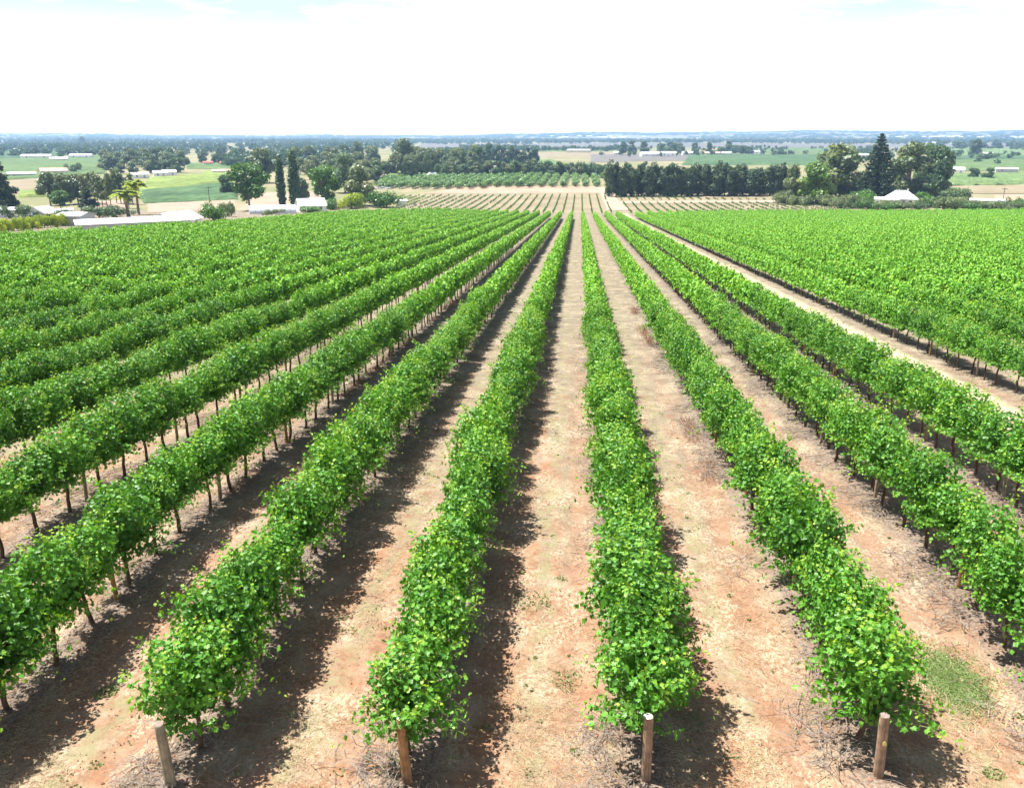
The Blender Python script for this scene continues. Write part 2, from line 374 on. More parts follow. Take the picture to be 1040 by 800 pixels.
# ---------------------------------------------------------------- leaves and plants
def unit(a): return a/(np.linalg.norm(a, axis=-1, keepdims=True)+1e-9)
LOBED = np.array([(0,0,0),(-.30,-.10,.02),(-.52,.18,.10),(-.36,.40,.05),(-.50,.72,.12),(-.17,.70,.03),(0,1.05,-.06),(.17,.70,.03),(.50,.72,.12),(.36,.40,.05),(.52,.18,.10),(.30,-.10,.02)])
LOBED_F = [np.array([0,6,5,4,3,2,1]), np.array([0,11,10,9,8,7,6])]
FOLD = np.array([(0,-.05,0),(-.48,.15,.12),(-.42,.7,.10),(0,1.0,-.05),(.42,.7,.10),(.48,.15,.12)])
FOLD_F = [np.array([0,3,2,1]), np.array([0,5,4,3])]
QUAD = np.array([(-.5,0,0),(.5,0,0),(.42,1,.1),(-.42,1,.1)]); QUAD_F = [np.array([0,1,2,3])]
def leaves(g, P, Nn, Tt, S, tint, shape='fold'):
    base, FF = {'lobed': (LOBED, LOBED_F), 'fold': (FOLD, FOLD_F), 'quad': (QUAD, QUAD_F)}[shape]
    Tt = unit(Tt); Nn = unit(Nn - (Nn*Tt).sum(-1, keepdims=True)*Tt); Bb = np.cross(Tt, Nn)
    V = P[:, None] + S[:, None, None]*(base[None, :, 0:1]*Bb[:, None] + base[None, :, 1:2]*Tt[:, None] + base[None, :, 2:3]*Nn[:, None])
    k = len(base); off = np.arange(len(P))[:, None]*k
    n0 = g.n; first = True
    for F in FF:
        if first:
            g.add(V.reshape(-1, 3), off + F[None], np.repeat(tint, k)); first = False
        else: g.f.append(((off + F[None] + n0).astype(np.int32), g.mi))
def vine_canopy(r):
    """shoots springing from the cordon at 1.0 m, arching out; returns leaf arrays and the shoot curves"""
    P = []; Nn = []; Tt = []; S = []; ti = []; curves = []
    ns = r.integers(56, 62)
    for i in range(ns):
        y0 = r.uniform(-.66, .66); side = 1 if r.random() < .5 else -1
        spread = abs(r.normal(0, .38)) if i % 3 else r.uniform(.75, 1.25)
        lx = side*min(spread, 1.15); ly = r.normal(0, .26)
        Ls = r.uniform(.80, 1.50) * (1.04 if spread < .5 else .78)
        if r.random() < .10: Ls *= 1.15
        d = unit(np.array([lx, ly, max(.15, 1.0-spread*.50)]))
        n = int(Ls/.026); t = np.linspace(0, 1, n)
        droop = (.10 + .62*min(spread, 1))*Ls
        x = .03*side + d[0]*Ls*t*.95; yv = y0 + d[1]*Ls*t; z = .97 + r.uniform(-.12, .06) + d[2]*Ls*t - droop*.62*t**2.2
        c = np.stack([x, yv, z], -1) + r.normal(0, .012, (n, 3)); curves.append(c)
        tang = unit(np.gradient(c, axis=0))
        sidev = unit(np.cross(tang, np.array([.2*side, .1, 1.0])))
        alt = np.where(np.arange(n) % 2 == 0, 1, -1)[:, None]
        out = unit(sidev*alt*.8 + r.normal(0, .65, (n, 3)))
        pet = r.uniform(.02, .085, n)[:, None]
        P.append(c + out*pet)
        outward = np.stack([c[:, 0]/.50, np.zeros(n), .30 + .8*(c[:, 2]-1.25)], -1)
        Nn.append(unit(outward + r.normal(0, .62, (n, 3))))
        Tt.append(unit(out + np.array([0, 0, -.35]) + r.normal(0, .25, (n, 3))))
        S.append(r.uniform(.046, .094, n)*np.where(t > .80, 1.0-(t-.80)*2.2, 1))
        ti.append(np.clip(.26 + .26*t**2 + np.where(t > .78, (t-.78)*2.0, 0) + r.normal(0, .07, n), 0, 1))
    P, Nn, Tt, S, ti = [np.concatenate(a) for a in (P, Nn, Tt, S, ti)]
    nf = 950; d = unit(r.normal(0, 1, (nf, 3))); q = (.35 + .55*r.random(nf)**.6)[:, None]
    F = d*q*np.array([.70, .74, .72]) + np.array([0, 0, 1.55])                       # leaves inside the hedge
    P = np.concatenate([P, F]); Nn = np.concatenate([Nn, unit(d + r.normal(0, .6, (nf, 3)) + [0, 0, .4])]); Tt = np.concatenate([Tt, unit(r.normal(0, 1, (nf, 3)) + [0, 0, -.3])])
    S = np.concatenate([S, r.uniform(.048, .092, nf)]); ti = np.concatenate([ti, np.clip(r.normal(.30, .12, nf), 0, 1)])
    e = (P[:, 0]/.82)**2 + ((P[:, 2]-1.58)/.86)**2                   # stray shoots thin out beyond the body of the hedge
    k = (e < 1.0 + .12*r.random(len(e))) | (r.random(len(e)) < .24)
    return [a[k] for a in (P, Nn, Tt, S, ti)], [c[(c[:, 0]/.86)**2 + ((c[:, 2]-1.58)/.92)**2 < 1.1] for c in curves]
def trunk_geo(g, r, n=7):
    h = np.linspace(-.15, 1.0, 8); bx = np.cumsum(r.normal(0, .018, 8)); by = np.cumsum(r.normal(0, .025, 8))
    P = np.stack([bx-bx[-1]*.0, by, h], -1); P[0, :2] *= .5
    g.tube(P, np.linspace(.048, .032, 8)*r.uniform(.85, 1.15), n)
    for s in (-1, 1):
        q = np.linspace(0, 1, 6); C = np.stack([P[-1, 0]*(1-q) + r.normal(0, .01, 6), P[-1, 1]+s*.62*q, P[-1, 2]+.03*np.sin(q*3)+.02*q], -1)
        g.tube(C, np.linspace(.028, .018, 6), 6)
NV = 10
near_can, near_tr, lod1, lod2, lod3 = [], [], [], [], []
for i in range(NV):
    r = np.random.default_rng(100+i)
    (P, Nn, Tt, S, ti), curves = vine_canopy(r)
    if i < NV:
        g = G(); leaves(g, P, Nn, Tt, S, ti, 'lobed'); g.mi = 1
        for c in curves:
            if len(c) > 8: g.tube(c[::3], np.linspace(.006, .003, len(c[::3])), 3, cap=False)
        near_can.append(g.mesh('foliage', [M['vine'], M['shoot']]))
        g = G(); g.smooth = True; trunk_geo(g, r); near_tr.append(g.mesh('trunk', M['bark']))
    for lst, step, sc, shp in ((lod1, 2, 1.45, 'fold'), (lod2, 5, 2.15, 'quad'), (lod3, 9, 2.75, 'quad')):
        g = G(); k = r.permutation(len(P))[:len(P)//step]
        leaves(g, P[k], Nn[k], Tt[k], S[k]*sc, ti[k] + (.06 if step > 5 else 0), shp); g.mi = 1  # farthest vines get a lighter tint: the paling of haze put into leaf colour
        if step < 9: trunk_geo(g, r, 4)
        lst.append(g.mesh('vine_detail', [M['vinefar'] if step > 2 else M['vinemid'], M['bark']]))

# edge of the vineyard as seen: the crowns of the farthest vines
EDGE = [(-60,242),(0,237),(60,233),(120,230),(200,225),(300,216),(380,212.5),(440,211),(520,213.5),(600,216),(650,214.5),(760,213),(900,213),(1040,212),(1110,212)]
ex = [e[0] for e in EDGE]; ey = [e[1] for e in EDGE]
def beyond(x, y):
    px, py, d = proj(x, y, Tz(x, y)+2.1)
    return py < np.interp(px, ex, ey)
def row_x(k, y=0): return X1 + ROW*k + {-2: .06, 5: -.45}.get(k, 0)
vines = []; posts = []
for k in range(-60, 75):
    if k == 4: continue
    x = row_x(k)
    ystart = Y0 + .62 + .36*max(-6, min(k, 8))
    y = ystart; n = 0
    while y < 330:
        n += 1
        px, py, d = proj(x, y, Tz(x, y)+1.0)
        if d > 0 and -90 < px < 1130 and py < 900:
            if beyond(x, y): break
            vines.append((d, k, n, x + rng.normal(0, .04), y + rng.normal(0, .06) + (.22 if n == 1 and k != -1 else 0), px, py))
        y += VSP
    for j in range(0, 40):
        yp = ystart - .62 + j*5.2 + (0 if j == 0 else .1)
        px, py, d = proj(x, yp, Tz(x, yp)+.6)
        if d > 0 and -20 < px < 1060 and py < 830 and not beyond(x, yp) and -9 <= k <= 7: posts.append((d, k, j, x, yp))
posts.sort(); posts = posts[:290]
vines.sort(key=lambda v: v[0] + (200 if not (-60 < v[5] < 1125) else 0))
ROWNAME = {0: 'the row behind the pale-topped post', -1: 'the row behind the orange post', -2: 'the row behind the grey post', 1: 'the row behind the tagged post',
           2: 'the first row right of the tagged row', 3: 'the row bordering the straw-coloured track'}
def rowname(k):
    if k in ROWNAME: return ROWNAME[k]
    if k < 0: return 'the ' + nth(-k-2) + ' row left of the grey-post row'
    return 'the ' + nth(k-4) + ' row right of the straw-coloured track'
proto = []
for i in range(NV):
    e = bpy.data.objects.new('grapevine', None)
    a = bpy.data.objects.new('foliage', near_can[i]); b = bpy.data.objects.new('trunk', near_tr[i]); proto.append((e, a, b))
for q, (d, k, n, x, y, px, py) in enumerate(vines[:300]):
    e, a, b = proto[rng.integers(NV)]
    e2 = e.copy(); COL.objects.link(e2); e2.name = 'grapevine'; e2.empty_display_size = .3
    a2 = a.copy(); COL.objects.link(a2); a2.parent = e2; b2 = b.copy(); COL.objects.link(b2); b2.parent = e2
    e2.location = (x, y, float(Zg(x, y))); flip = math.pi*int(rng.integers(2))
    e2.rotation_euler = (0, 0, flip + rng.normal(0, .12))
    s = rng.uniform(.88, 1.2) * (.74 if rng.random() < .05 else 1); a2.scale = (s*rng.uniform(.86, 1.10), rng.uniform(.95, 1.08), s)
    a2.scale = tuple(np.array(a2.scale)*((1.14, 1.08, 1.05) if n <= 2 else (1, 1, 1)))
    a2.location = (rng.normal(0, .05), 0, 1.0*(1-s) - (.16 if n == 1 else 0))
    tag(e2, 'green grapevine, ' + nth(n) + ' vine along ' + rowname(k), 'grapevine', 'grapevines along the trellis rows')
for e, a, b in proto:
    for o in (e, a, b): bpy.data.objects.remove(o)

def scatter(name, pts, sources, label, cat=None, kind='stuff', xs_=1.0):
    """one object: copies of the source meshes stand at its points; pts rows are x, y, z, rz, sxy, sz, which"""
    pts = np.asarray([p[:7] for p in pts], np.float32)
    src = bpy.data.collections.new(name + ' sources')
    for i, me in enumerate(sources):
        o = bpy.data.objects.new(name + '_source_%02d' % i, me); src.objects.link(o)
    me = bpy.data.meshes.new(name); me.vertices.add(len(pts)); me.vertices.foreach_set('co', pts[:, :3].ravel())
    rot = np.zeros((len(pts), 3), np.float32); rot[:, 2] = pts[:, 3]
    sca = np.stack([pts[:, 4]*xs_, pts[:, 4], pts[:, 5]], -1)
    for nm, arr in (('rot', rot), ('sca', sca)):
        a = me.attributes.new(nm, 'FLOAT_VECTOR', 'POINT'); a.data.foreach_set('vector', arr.ravel())
    a = me.attributes.new('which', 'INT', 'POINT'); a.data.foreach_set('value', pts[:, 6].astype(np.int32))
    o = link(bpy.data.objects.new(name, me))
    ng = bpy.data.node_groups.new(name + '_nodes', 'GeometryNodeTree')
    ng.interface.new_socket('Geometry', in_out='INPUT', socket_type='NodeSocketGeometry'); ng.interface.new_socket('Geometry', in_out='OUTPUT', socket_type='NodeSocketGeometry')
    gi = ng.nodes.new('NodeGroupInput'); go = ng.nodes.new('NodeGroupOutput'); ip = ng.nodes.new('GeometryNodeInstanceOnPoints')
    ci = ng.nodes.new('GeometryNodeCollectionInfo'); ci.inputs['Collection'].default_value = src; ci.inputs['Separate Children'].default_value = True; ci.inputs['Reset Children'].default_value = True
    def na(nm, dt):
        n = ng.nodes.new('GeometryNodeInputNamedAttribute'); n.data_type = dt; n.inputs['Name'].default_value = nm; return n.outputs['Attribute']
    ng.links.new(gi.outputs[0], ip.inputs['Points']); ng.links.new(ci.outputs[0], ip.inputs['Instance']); ip.inputs['Pick Instance'].default_value = True
    ng.links.new(na('which', 'INT'), ip.inputs['Instance Index']); ng.links.new(na('rot', 'FLOAT_VECTOR'), ip.inputs['Rotation']); ng.links.new(na('sca', 'FLOAT_VECTOR'), ip.inputs['Scale'])
    ng.links.new(ip.outputs[0], go.inputs[0])
    md = o.modifiers.new('copies', 'NODES'); md.node_group = ng
    return tag(o, label, cat, kind=kind)
pts = []
for (d, k, n, x, y, px, py) in vines[300:]:
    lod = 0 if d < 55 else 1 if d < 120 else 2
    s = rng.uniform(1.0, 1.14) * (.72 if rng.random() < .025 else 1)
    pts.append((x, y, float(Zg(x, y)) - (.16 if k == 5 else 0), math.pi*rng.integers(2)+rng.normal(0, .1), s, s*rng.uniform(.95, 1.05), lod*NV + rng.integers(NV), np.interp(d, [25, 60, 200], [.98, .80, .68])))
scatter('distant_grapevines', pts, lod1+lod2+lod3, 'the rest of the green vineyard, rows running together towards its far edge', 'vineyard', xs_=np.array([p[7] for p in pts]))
print('vines', len(vines), 'posts', len(posts))

# ---------------------------------------------------------------- posts
def post_parts(parent, h, rad, wm, cm, seed, hole=False):
    r = np.random.default_rng(seed); g = G(); g.smooth = True
    zz = np.array([-.25, 0, h*.3, h*.6, h*.85, h-.012, h]); n = 18; th = np.linspace(0, 2*math.pi, n, endpoint=False)
    prof = 1 + .05*np.sin(th*2+r.uniform(0, 6)) + .03*np.sin(th*5+r.uniform(0, 6)) - .13*np.exp(-((th-4.9)/.12)**2)
    R = rad*np.array([1.06, 1.05, 1.0, .98, .97, .965, .90])[:, None]*prof[None]
    off = np.cumsum(r.normal(0, .004, (7, 2)), 0)
    V = np.stack([R*np.cos(th)+off[:, 0:1], R*np.sin(th)+off[:, 1:2], np.broadcast_to(zz[:, None], R.shape)], -1)
    i = np.arange(6)[:, None]*n; j = np.arange(n)[None]
    g.add(V.reshape(-1, 3), np.stack([i+j, i+(j+1) % n, i+n+(j+1) % n, i+n+j], -1).reshape(-1, 4))
    g.build('shaft', wm, parent)
    g = G(); T_ = V[-1]; c = T_.mean(0) + [0, 0, .004]
    g.add(np.vstack([T_, c]), np.array([(a, (a+1) % n, n) for a in range(n)])); g.build('cut_top', cm, parent)
ends = {-2: ('post_grey', 'cutdark', 'weathered grey-tan timber end post at the start of its vine row', 1.20, .075, (-.04, .03)),
        -1: ('post_orange', 'cut', 'orange-brown timber end post, its top tucked under vine leaves', 1.24, .072, (-.05, .0)),
        0: ('post_brown', 'cut', 'cracked brown timber end post with a pale greenish cut top', 1.22, .078, (.0, .0)),
        1: ('post_brown', 'cutdark', 'split brown timber end post with a small yellow tag', 1.18, .078, (-.03, .0))}
shared = {}
for (d, k, j, x, y) in posts:
    z = float(Zg(x, y))
    if j == 0 and k in ends:
        wm, cm, lab, h, rad, (lx, ly) = ends[k]
        e = empty('end_post', (x, y, z-.12), label=lab, cat='post', group='timber end posts'); e.rotation_euler = (ly, lx, 0)
        post_parts(e, h, rad, M[wm], M[cm], 50+k)
        if k == 1:
            g = G(); t = np.array([(-.028,0,0),(.028,0,0),(.028,0,.045),(0,0,.075),(-.028,0,.045)]); n = len(t)
            V = np.vstack([t, t+[0, -.006, 0]]); g.add(V, [[4,3,2,1,0]]); g.f.append((np.array([[5,6,7,8,9]], np.int32), 0))
            for a in range(5): g.f.append((np.array([[a, (a+1) % 5, (a+1) % 5+5, a+5]], np.int32), 0))
            g.build('tag', M['tagmat'], e, loc=(0, -rad*1.03, .72), label='small yellow row tag nailed on')
    elif j > 0 or k not in ends:
        v = int(rng.integers(3))
        if v not in shared:
            e = empty('trellis_post', (0, 0, 0), cat='post'); post_parts(e, 1.35, .045, M[('post_tan', 'post_orange', 'post_grey')[v]], M['cut'], 60+v)
            shared[v] = e; c = e
        else:
            c = shared[v].copy(); COL.objects.link(c)
            for ch in shared[v].children: cc = ch.copy(); COL.objects.link(cc); cc.parent = c
        c.location = (x, y, z); c.rotation_euler = (rng.normal(0, .02), rng.normal(0, .02), rng.uniform(0, 6))
        tag(c, (nth(j) + ' timber trellis post of ' if j else 'timber end post of ') + rowname(k), 'post', 'timber posts standing among the vines')

# ---------------------------------------------------------------- ground litter, near the camera
def sticks(name, X, Y, Ls, R, m, label, lift=.02, tilt=.15, cat=None, n=3, curve=.15):
    k = len(X); a = rng.uniform(0, 2*math.pi, k); el = np.abs(rng.normal(0, tilt, k))
    D = np.stack([np.cos(a)*np.cos(el), np.sin(a)*np.cos(el), np.sin(el)], -1); Z = Zg(X, Y) + rng.uniform(0, lift, k)
    Sd = np.stack([-np.sin(a), np.cos(a), np.zeros(k)], -1); Up = np.cross(D, Sd)
    P0 = np.stack([X, Y, Z], -1); mid = P0 + D*Ls[:, None]*.5 + Sd*(rng.normal(0, curve, k)*Ls)[:, None]; P2 = P0 + D*Ls[:, None]
    g = G(); V = []
    for P, s in ((P0, 1.0), (mid, .8), (P2, .3)):
        for q in range(3):
            t = 2*math.pi*q/3; V.append(P + (Sd*math.cos(t) + Up*math.sin(t))*(R*s)[:, None])
    V = np.stack(V, 1).reshape(-1, 3); o = np.arange(k)[:, None]*9; F = []
    for lv in (0, 3):
        for q in range(3): F.append(o + np.array([lv+q, lv+(q+1) % 3, lv+3+(q+1) % 3, lv+3+q])[None])
    g.add(V, np.concatenate(F)); return g.build(name, m, label=label, cat=cat, kind='stuff')
def seen(X, Y, pad=60):
    v = np.stack([X, Y, T(X, Y)-CAMZ], -1); d = v@np.array(FWD); px = W0/2+FPX*(v@np.array(RGT))/d; py = H0/2-FPX*(v@np.array(UPV))/d
    return (d > 0) & (px > -pad) & (px < W0+pad) & (py < H0+pad)
def clumpy(n, ymax, f, seedv):
    """random places thinned by a slow noise"""
    Y = 8.2 + (ymax-8.2)*rng.random(n)**1.7; X = rng.uniform(-.75, .75, n)*(Y+2) ; ok = seen(X, Y)
    X, Y = X[ok], Y[ok]
    v = np.array([noise.noise(Vector((a*f, b*f*.6, seedv))) for a, b in zip(X, Y)])
    return X, Y, v
# prunings pushed under and beside the rows
n = 48000; Y = 8.5 + 38*rng.random(n)**1.4; kk = rng.integers(-5, 5, n); X = X1 + ROW*kk + np.where(rng.random(n) < .72, rng.normal(-.62, .26, n), rng.normal(.35, .4, n))
v = np.array([noise.noise(Vector((a*.9, b*.45, 4.2))) for a, b in zip(X, Y)]); ok = seen(X, Y) & (v > .0+.22*rng.random(n))
X, Y = X[ok], Y[ok]; Ls = rng.uniform(.12, .55, len(X))
sticks('vine_prunings', X, Y, Ls, rng.uniform(.003, .008, len(X)), M['twig'], 'grey dead vine prunings heaped along the foot of the rows', lift=.10, tilt=.22)
X, Y, v = clumpy(190000, 50, .7, 9.1); lane = np.abs(((X-X1+ROW/2) % ROW)-ROW/2)
ok = (v > -.10+.25*rng.random(len(X))-.25*(Y > 20)) & (lane > .35); X, Y = X[ok], Y[ok]
sticks('straw_litter', X, Y, rng.uniform(.05, .20, len(X)), rng.uniform(.0018, .0038, len(X)), M['straw'], 'pale dry straw strewn over the red soil between the rows', lift=.02, tilt=.22)
# clods
def clods(n, label):
    X, Y, v = clumpy(n, 30, 1.2, 2.2); s = rng.uniform(.006, .022, len(X))*np.where(rng.random(len(X)) < .03, 2.0, 1)
    base = np.array([(1,0,0),(-1,0,0),(0,1,0),(0,-1,0),(0,0,1),(0,0,-1)], float); F = [(0,2,4),(2,1,4),(1,3,4),(3,0,4),(2,0,5),(1,2,5),(3,1,5),(0,3,5)]
    V = np.stack([X, Y, Zg(X, Y)+s*.2], -1)[:, None] + base[None]*s[:, None, None]*rng.uniform(.6, 1.3, (len(X), 6, 1))*np.array([1, 1, .7])
    o = np.arange(len(X))[:, None, None]*6; g = G(); g.smooth = False; g.add(V.reshape(-1, 3), (o + np.array(F)[None]).reshape(-1, 3)); g.build('soil_clods', M['clod'], label=label, kind='stuff')
clods(16000, 'small red clods and stones scattered on the bare soil')
def blades(name, X, Y, Hh, Wd, m, label, lean=.5, lift=-.008):
    k = len(X); a = rng.uniform(0, 2*math.pi, k); l = np.abs(rng.normal(0, lean, k)); D = unit(np.stack([np.cos(a)*l, np.sin(a)*l, np.ones(k)], -1))
    Sd = np.stack([-np.sin(a), np.cos(a), np.zeros(k)], -1); g = G()
    leaves(g, np.stack([X, Y, Zg(X, Y)+lift], -1), np.cross(D, Sd), D, Hh, np.clip(rng.normal(.5, .2, k), 0, 1), 'quad' if Wd > .9 else 'fold')
    o = g.build(name, m, label=label, kind='stuff'); return o
def tufts(cx, cy, rad, n):
    a = rng.uniform(0, 6.28, n); r = rad*np.sqrt(rng.random(n)); return cx+np.cos(a)*r, cy+np.sin(a)*r
XA, YA = [], []
for i in range(420):
    y = 8.6 + 28*rng.random()**1.6; x = rng.uniform(-.7, .65)*(y+2); ln = abs(((x-X1+ROW/2) % ROW)-ROW/2)
    if ln < .5 and rng.random() < .6: continue
    a, b = tufts(x, y, rng.uniform(.03, .16), rng.integers(5, 30)); XA.append(a); YA.append(b)
for (px, py, rd, n) in ((100,510,.25,200),(108,702,.22,160),(18,520,.3,160),(400,780,.3,160),(540,610,.4,160),(575,690,.3,120),(860,470,.3,80),(1010,786,.16,160),(585,762,.1,60),(700,730,.3,120),(745,768,.1,50)):
    x, y, z = at(px, py); a, b = tufts(x, y, rd, n); XA.append(a); YA.append(b)
XA = np.concatenate(XA); YA = np.concatenate(YA); ok = seen(XA, YA)
blades('low_weeds', XA[ok], YA[ok], rng.uniform(.018, .05, ok.sum()), .5, M['weed'], 'small green weeds in tufts between the vine rows', lean=1.0)
x, y, z = at(968, 690); a = rng.uniform(0, 6.28, 22000); r_ = np.abs(rng.normal(0, .48, 22000)); A, B = x + np.cos(a)*r_*.62, y + np.sin(a)*r_*.95
blades('green_grass_patch', A, B, rng.uniform(.014, .032, 22000), .5, M['palegrass'], 'fine pale green grass patch on bare soil beside the tagged row', lean=1.0, lift=.006)
# reddish dead weeds at the foot of some rows
n = 6000; Y = 20 + 45*rng.random(n); X = np.where(rng.random(n) < .6, X1+ROW*1-.65, X1-ROW*3+.1) + rng.normal(0, .16, n)
v = np.array([noise.noise(Vector((0, b*.35, 6.2+a*.1))) for a, b in zip(X, Y)]); ok = (v > -.05) & seen(X, Y); X, Y = X[ok], Y[ok]
sticks('dead_red_weeds', X, Y, rng.uniform(.1, .3, len(X)), rng.uniform(.004, .008, len(X)), M['redweed'], 'reddish dried weeds standing at the foot of the rows', tilt=.9)

# ---------------------------------------------------------------- beyond the vineyard: fields and roads on the plain
def fieldmat(name, a, b_, scale=.02, rows=None):
    m, N, L, b = mat(name); geo = N.new('ShaderNodeNewGeometry')
    n = N.new('ShaderNodeTexNoise'); n.inputs['Scale'].default_value = scale; n.inputs['Detail'].default_value = 8; n.inputs['Roughness'].default_value = .65; L.new(geo.outputs['Position'], n.inputs['Vector'])
    r = N.new('ShaderNodeValToRGB'); e = r.color_ramp.elements; e[0].position = .36; e[1].position = .64; e[0].color = c4(a); e[1].color = c4(b_)
    if rows:
        mp = N.new('ShaderNodeMapping'); mp.inputs['Scale'].default_value = rows; L.new(geo.outputs['Position'], mp.inputs[0])
        n3 = N.new('ShaderNodeTexNoise'); n3.inputs['Scale'].default_value = 1; n3.inputs['Detail'].default_value = 5; n3.inputs['Roughness'].default_value = .7; L.new(mp.outputs[0], n3.inputs['Vector'])
        mr = N.new('ShaderNodeMapRange'); mr.inputs['From Min'].default_value = .35; mr.inputs['From Max'].default_value = .65; mr.inputs['To Min'].default_value = .55; mr.inputs['To Max'].default_value = 1.25; L.new(n3.outputs['Fac'], mr.inputs[0])
        ml = N.new('ShaderNodeMixRGB'); ml.blend_type = 'MULTIPLY'; ml.inputs[0].default_value = 1; L.new(r.outputs[0], ml.inputs[1]); L.new(mr.outputs[0], ml.inputs[2]); L.new(ml.outputs[0], b.inputs['Base Color'])
    else: L.new(r.outputs[0], b.inputs['Base Color'])
    L.new(n.outputs['Fac'], r.inputs[0]); b.inputs['Roughness'].default_value = .95; b.inputs['Specular IOR Level'].default_value = .1
    return m
FM = {'green': fieldmat('green_field', (.075,.125,.045), (.11,.16,.06), rows=(.30, .035, 1)), 'lime': fieldmat('lime_field', (.14,.19,.05), (.18,.23,.065), rows=(.30, .035, 1)),
      'deep': fieldmat('deep_green_field', (.045,.09,.04), (.075,.13,.055), rows=(.30, .035, 1)), 'tan': fieldmat('tan_field', (0.172,0.144,0.092), (0.232,0.196,0.128), .05),
      'brown': fieldmat('ploughed_field', (0.272,0.176,0.128), (0.352,0.240,0.176), .05), 'grey': fieldmat('grey_field', (0.104,0.098,0.090), (0.144,0.136,0.124)),
      'pink': fieldmat('bare_yard', (0.240,0.184,0.136), (0.304,0.232,0.176), .1), 'soft': fieldmat('soft_green_field', (.09,.15,.055), (.14,.20,.08), rows=(.30, .035, 1)),
      'wood': fieldmat('forest_floor', (.030,.050,.028), (.055,.075,.040)), 'road': M['asphalt'], 'dirt': fieldmat('dirt_track', (0.288,0.216,0.160), (0.352,0.272,0.208), .1)}
def sheet(name, quad, m, lift=.05, h=0.0, kind='structure', label=None, cat=None):
    """a field seen between four pixels: draped on the land; h gives the standing crop its height"""
    c = [np.array(at(*p)[:2]) for p in quad]; n = 24; g = G(); u = np.linspace(0, 1, n); UU, VV = np.meshgrid(u, u)
    P = ((1-UU)*(1-VV))[..., None]*c[0] + (UU*(1-VV))[..., None]*c[1] + (UU*VV)[..., None]*c[2] + ((1-UU)*VV)[..., None]*c[3]
    Z = T(P[..., 0], P[..., 1]) + lift + h
    if h:
        Z += rng.normal(0, .12*h, Z.shape); e = np.zeros_like(Z, bool); e[0] = e[-1] = True; e[:, 0] = e[:, -1] = True; Z[e] -= h
    ii = (np.arange(n-1)[:, None]*n + np.arange(n-1)[None]).ravel()
    g.add(np.dstack([P, Z]).reshape(-1, 3), np.stack([ii, ii+1, ii+n+1, ii+n], -1)); g.smooth = True
    return g.build(name, m, kind=kind, label=label, cat=cat)
fields = [ # quad: near-left, near-right, far-right, far-left, in pixels
 ('tan_field', [(395,216),(870,216),(790,193),(455,190)], 'tan', .06, 0),
 ('ploughed_field', [(430,197),(612,196),(607,189.5),(470,190)], 'brown', .12, 0),
 ('dirt_track', [(617,214),(640,214),(613,190),(607,190)], 'dirt', .18, 0),
 ('dirt_track', [(625,207),(880,206),(850,203.5),(622,205)], 'dirt', .22, 0),
 ('road', [(380,192),(396,192),(424,179),(414,179)], 'road', .15, 0),
 ('bare_yard', [(240,214),(345,212),(335,194),(262,196)], 'pink', .05, 0),
 ('bare_yard', [(150,216),(240,213),(238,203),(150,206)], 'pink', .06, 0),
 ('bare_yard', [(84,214),(130,213),(130,203),(84,205)], 'pink', .06, 0),
 ('tan_field', [(8,197),(46,196),(44,178),(10,180)], 'tan', .08, 0),
 ('lime_field', [(138,195),(240,186),(236,176),(150,182)], 'lime', .05, 1.4),
 ('deep_green_field', [(146,207),(242,203),(240,186.5),(140,195.5)], 'deep', .05, 1.4),
 ('green_field', [(-10,176),(110,172),(108,158),(-10,163)], 'green', .05, 1.5),
 ('deep_green_field', [(-10,162),(70,158),(70,150),(-10,153)], 'deep', .05, 1.5),
 ('lime_field', [(18,201),(48,200),(46,195),(20,196)], 'lime', .05, 1.2),
 ('lime_field', [(0,183.5),(108,176.5),(108,173.5),(0,178.5)], 'green', .07, 1.2),
 ('green_field', [(190,172),(250,171),(245,166),(190,167)], 'green', .05, 1.2),
 ('lime_field', [(205,187),(250,184),(245,173),(205,175)], 'lime', .05, 1.0),
 ('deep_green_field', [(255,163),(345,161),(345,153),(258,155)], 'green', .05, 1.5),
 ('lime_field', [(340,150),(372,150),(372,145.5),(345,146)], 'soft', .05, 0),
 ('lime_field', [(392,181),(415,178),(412,166),(398,168)], 'lime', .05, 1.0),
 ('green_field', [(485,168),(580,167),(560,162),(500,162)], 'soft', .05, 0),
 ('tan_field', [(540,160),(640,160),(640,154.5),(545,154.5)], 'tan', .05, 0),
 ('green_field', [(545,154),(640,153.5),(640,149.5),(548,150)], 'green', .05, 1.2),
 ('grey_field', [(420,150),(1060,150),(1060,146),(430,146)], 'grey', .05, 0),
 ('grey_field', [(600,165),(720,163),(720,156.5),(600,157)], 'grey', .09, 0),
 ('deep_green_field', [(692,168),(850,168),(840,157),(700,157.5)], 'deep', .05, 1.5),
 ('green_field', [(720,156),(890,156),(890,150),(730,151)], 'green', .1, 1.2),
 ('green_field', [(950,174),(1060,174),(1060,163),(950,163.5)], 'green', .05, 1.5),
 ('deep_green_field', [(950,162.5),(1060,162.5),(1060,159.5),(950,159.5)], 'deep', .1, 1.5),
 ('soft_green_field', [(950,158.5),(1060,158.5),(1060,150.5),(950,150.5)], 'soft', .1, 1.2),
 ('soft_green_field', [(960,189),(1060,187),(1060,178),(965,179)], 'soft', .1, 2.0),
 ('tan_field', [(978,197),(1060,197),(1060,189.5),(975,190)], 'tan', .1, 0),
 ('ploughed_field', [(1010,205),(1060,205),(1060,198),(1010,198)], 'brown', .15, 0),
]
for i, (nm, q, m, lift, h) in enumerate(fields):
    sheet(nm, q, FM[m], lift + .004*i, h)

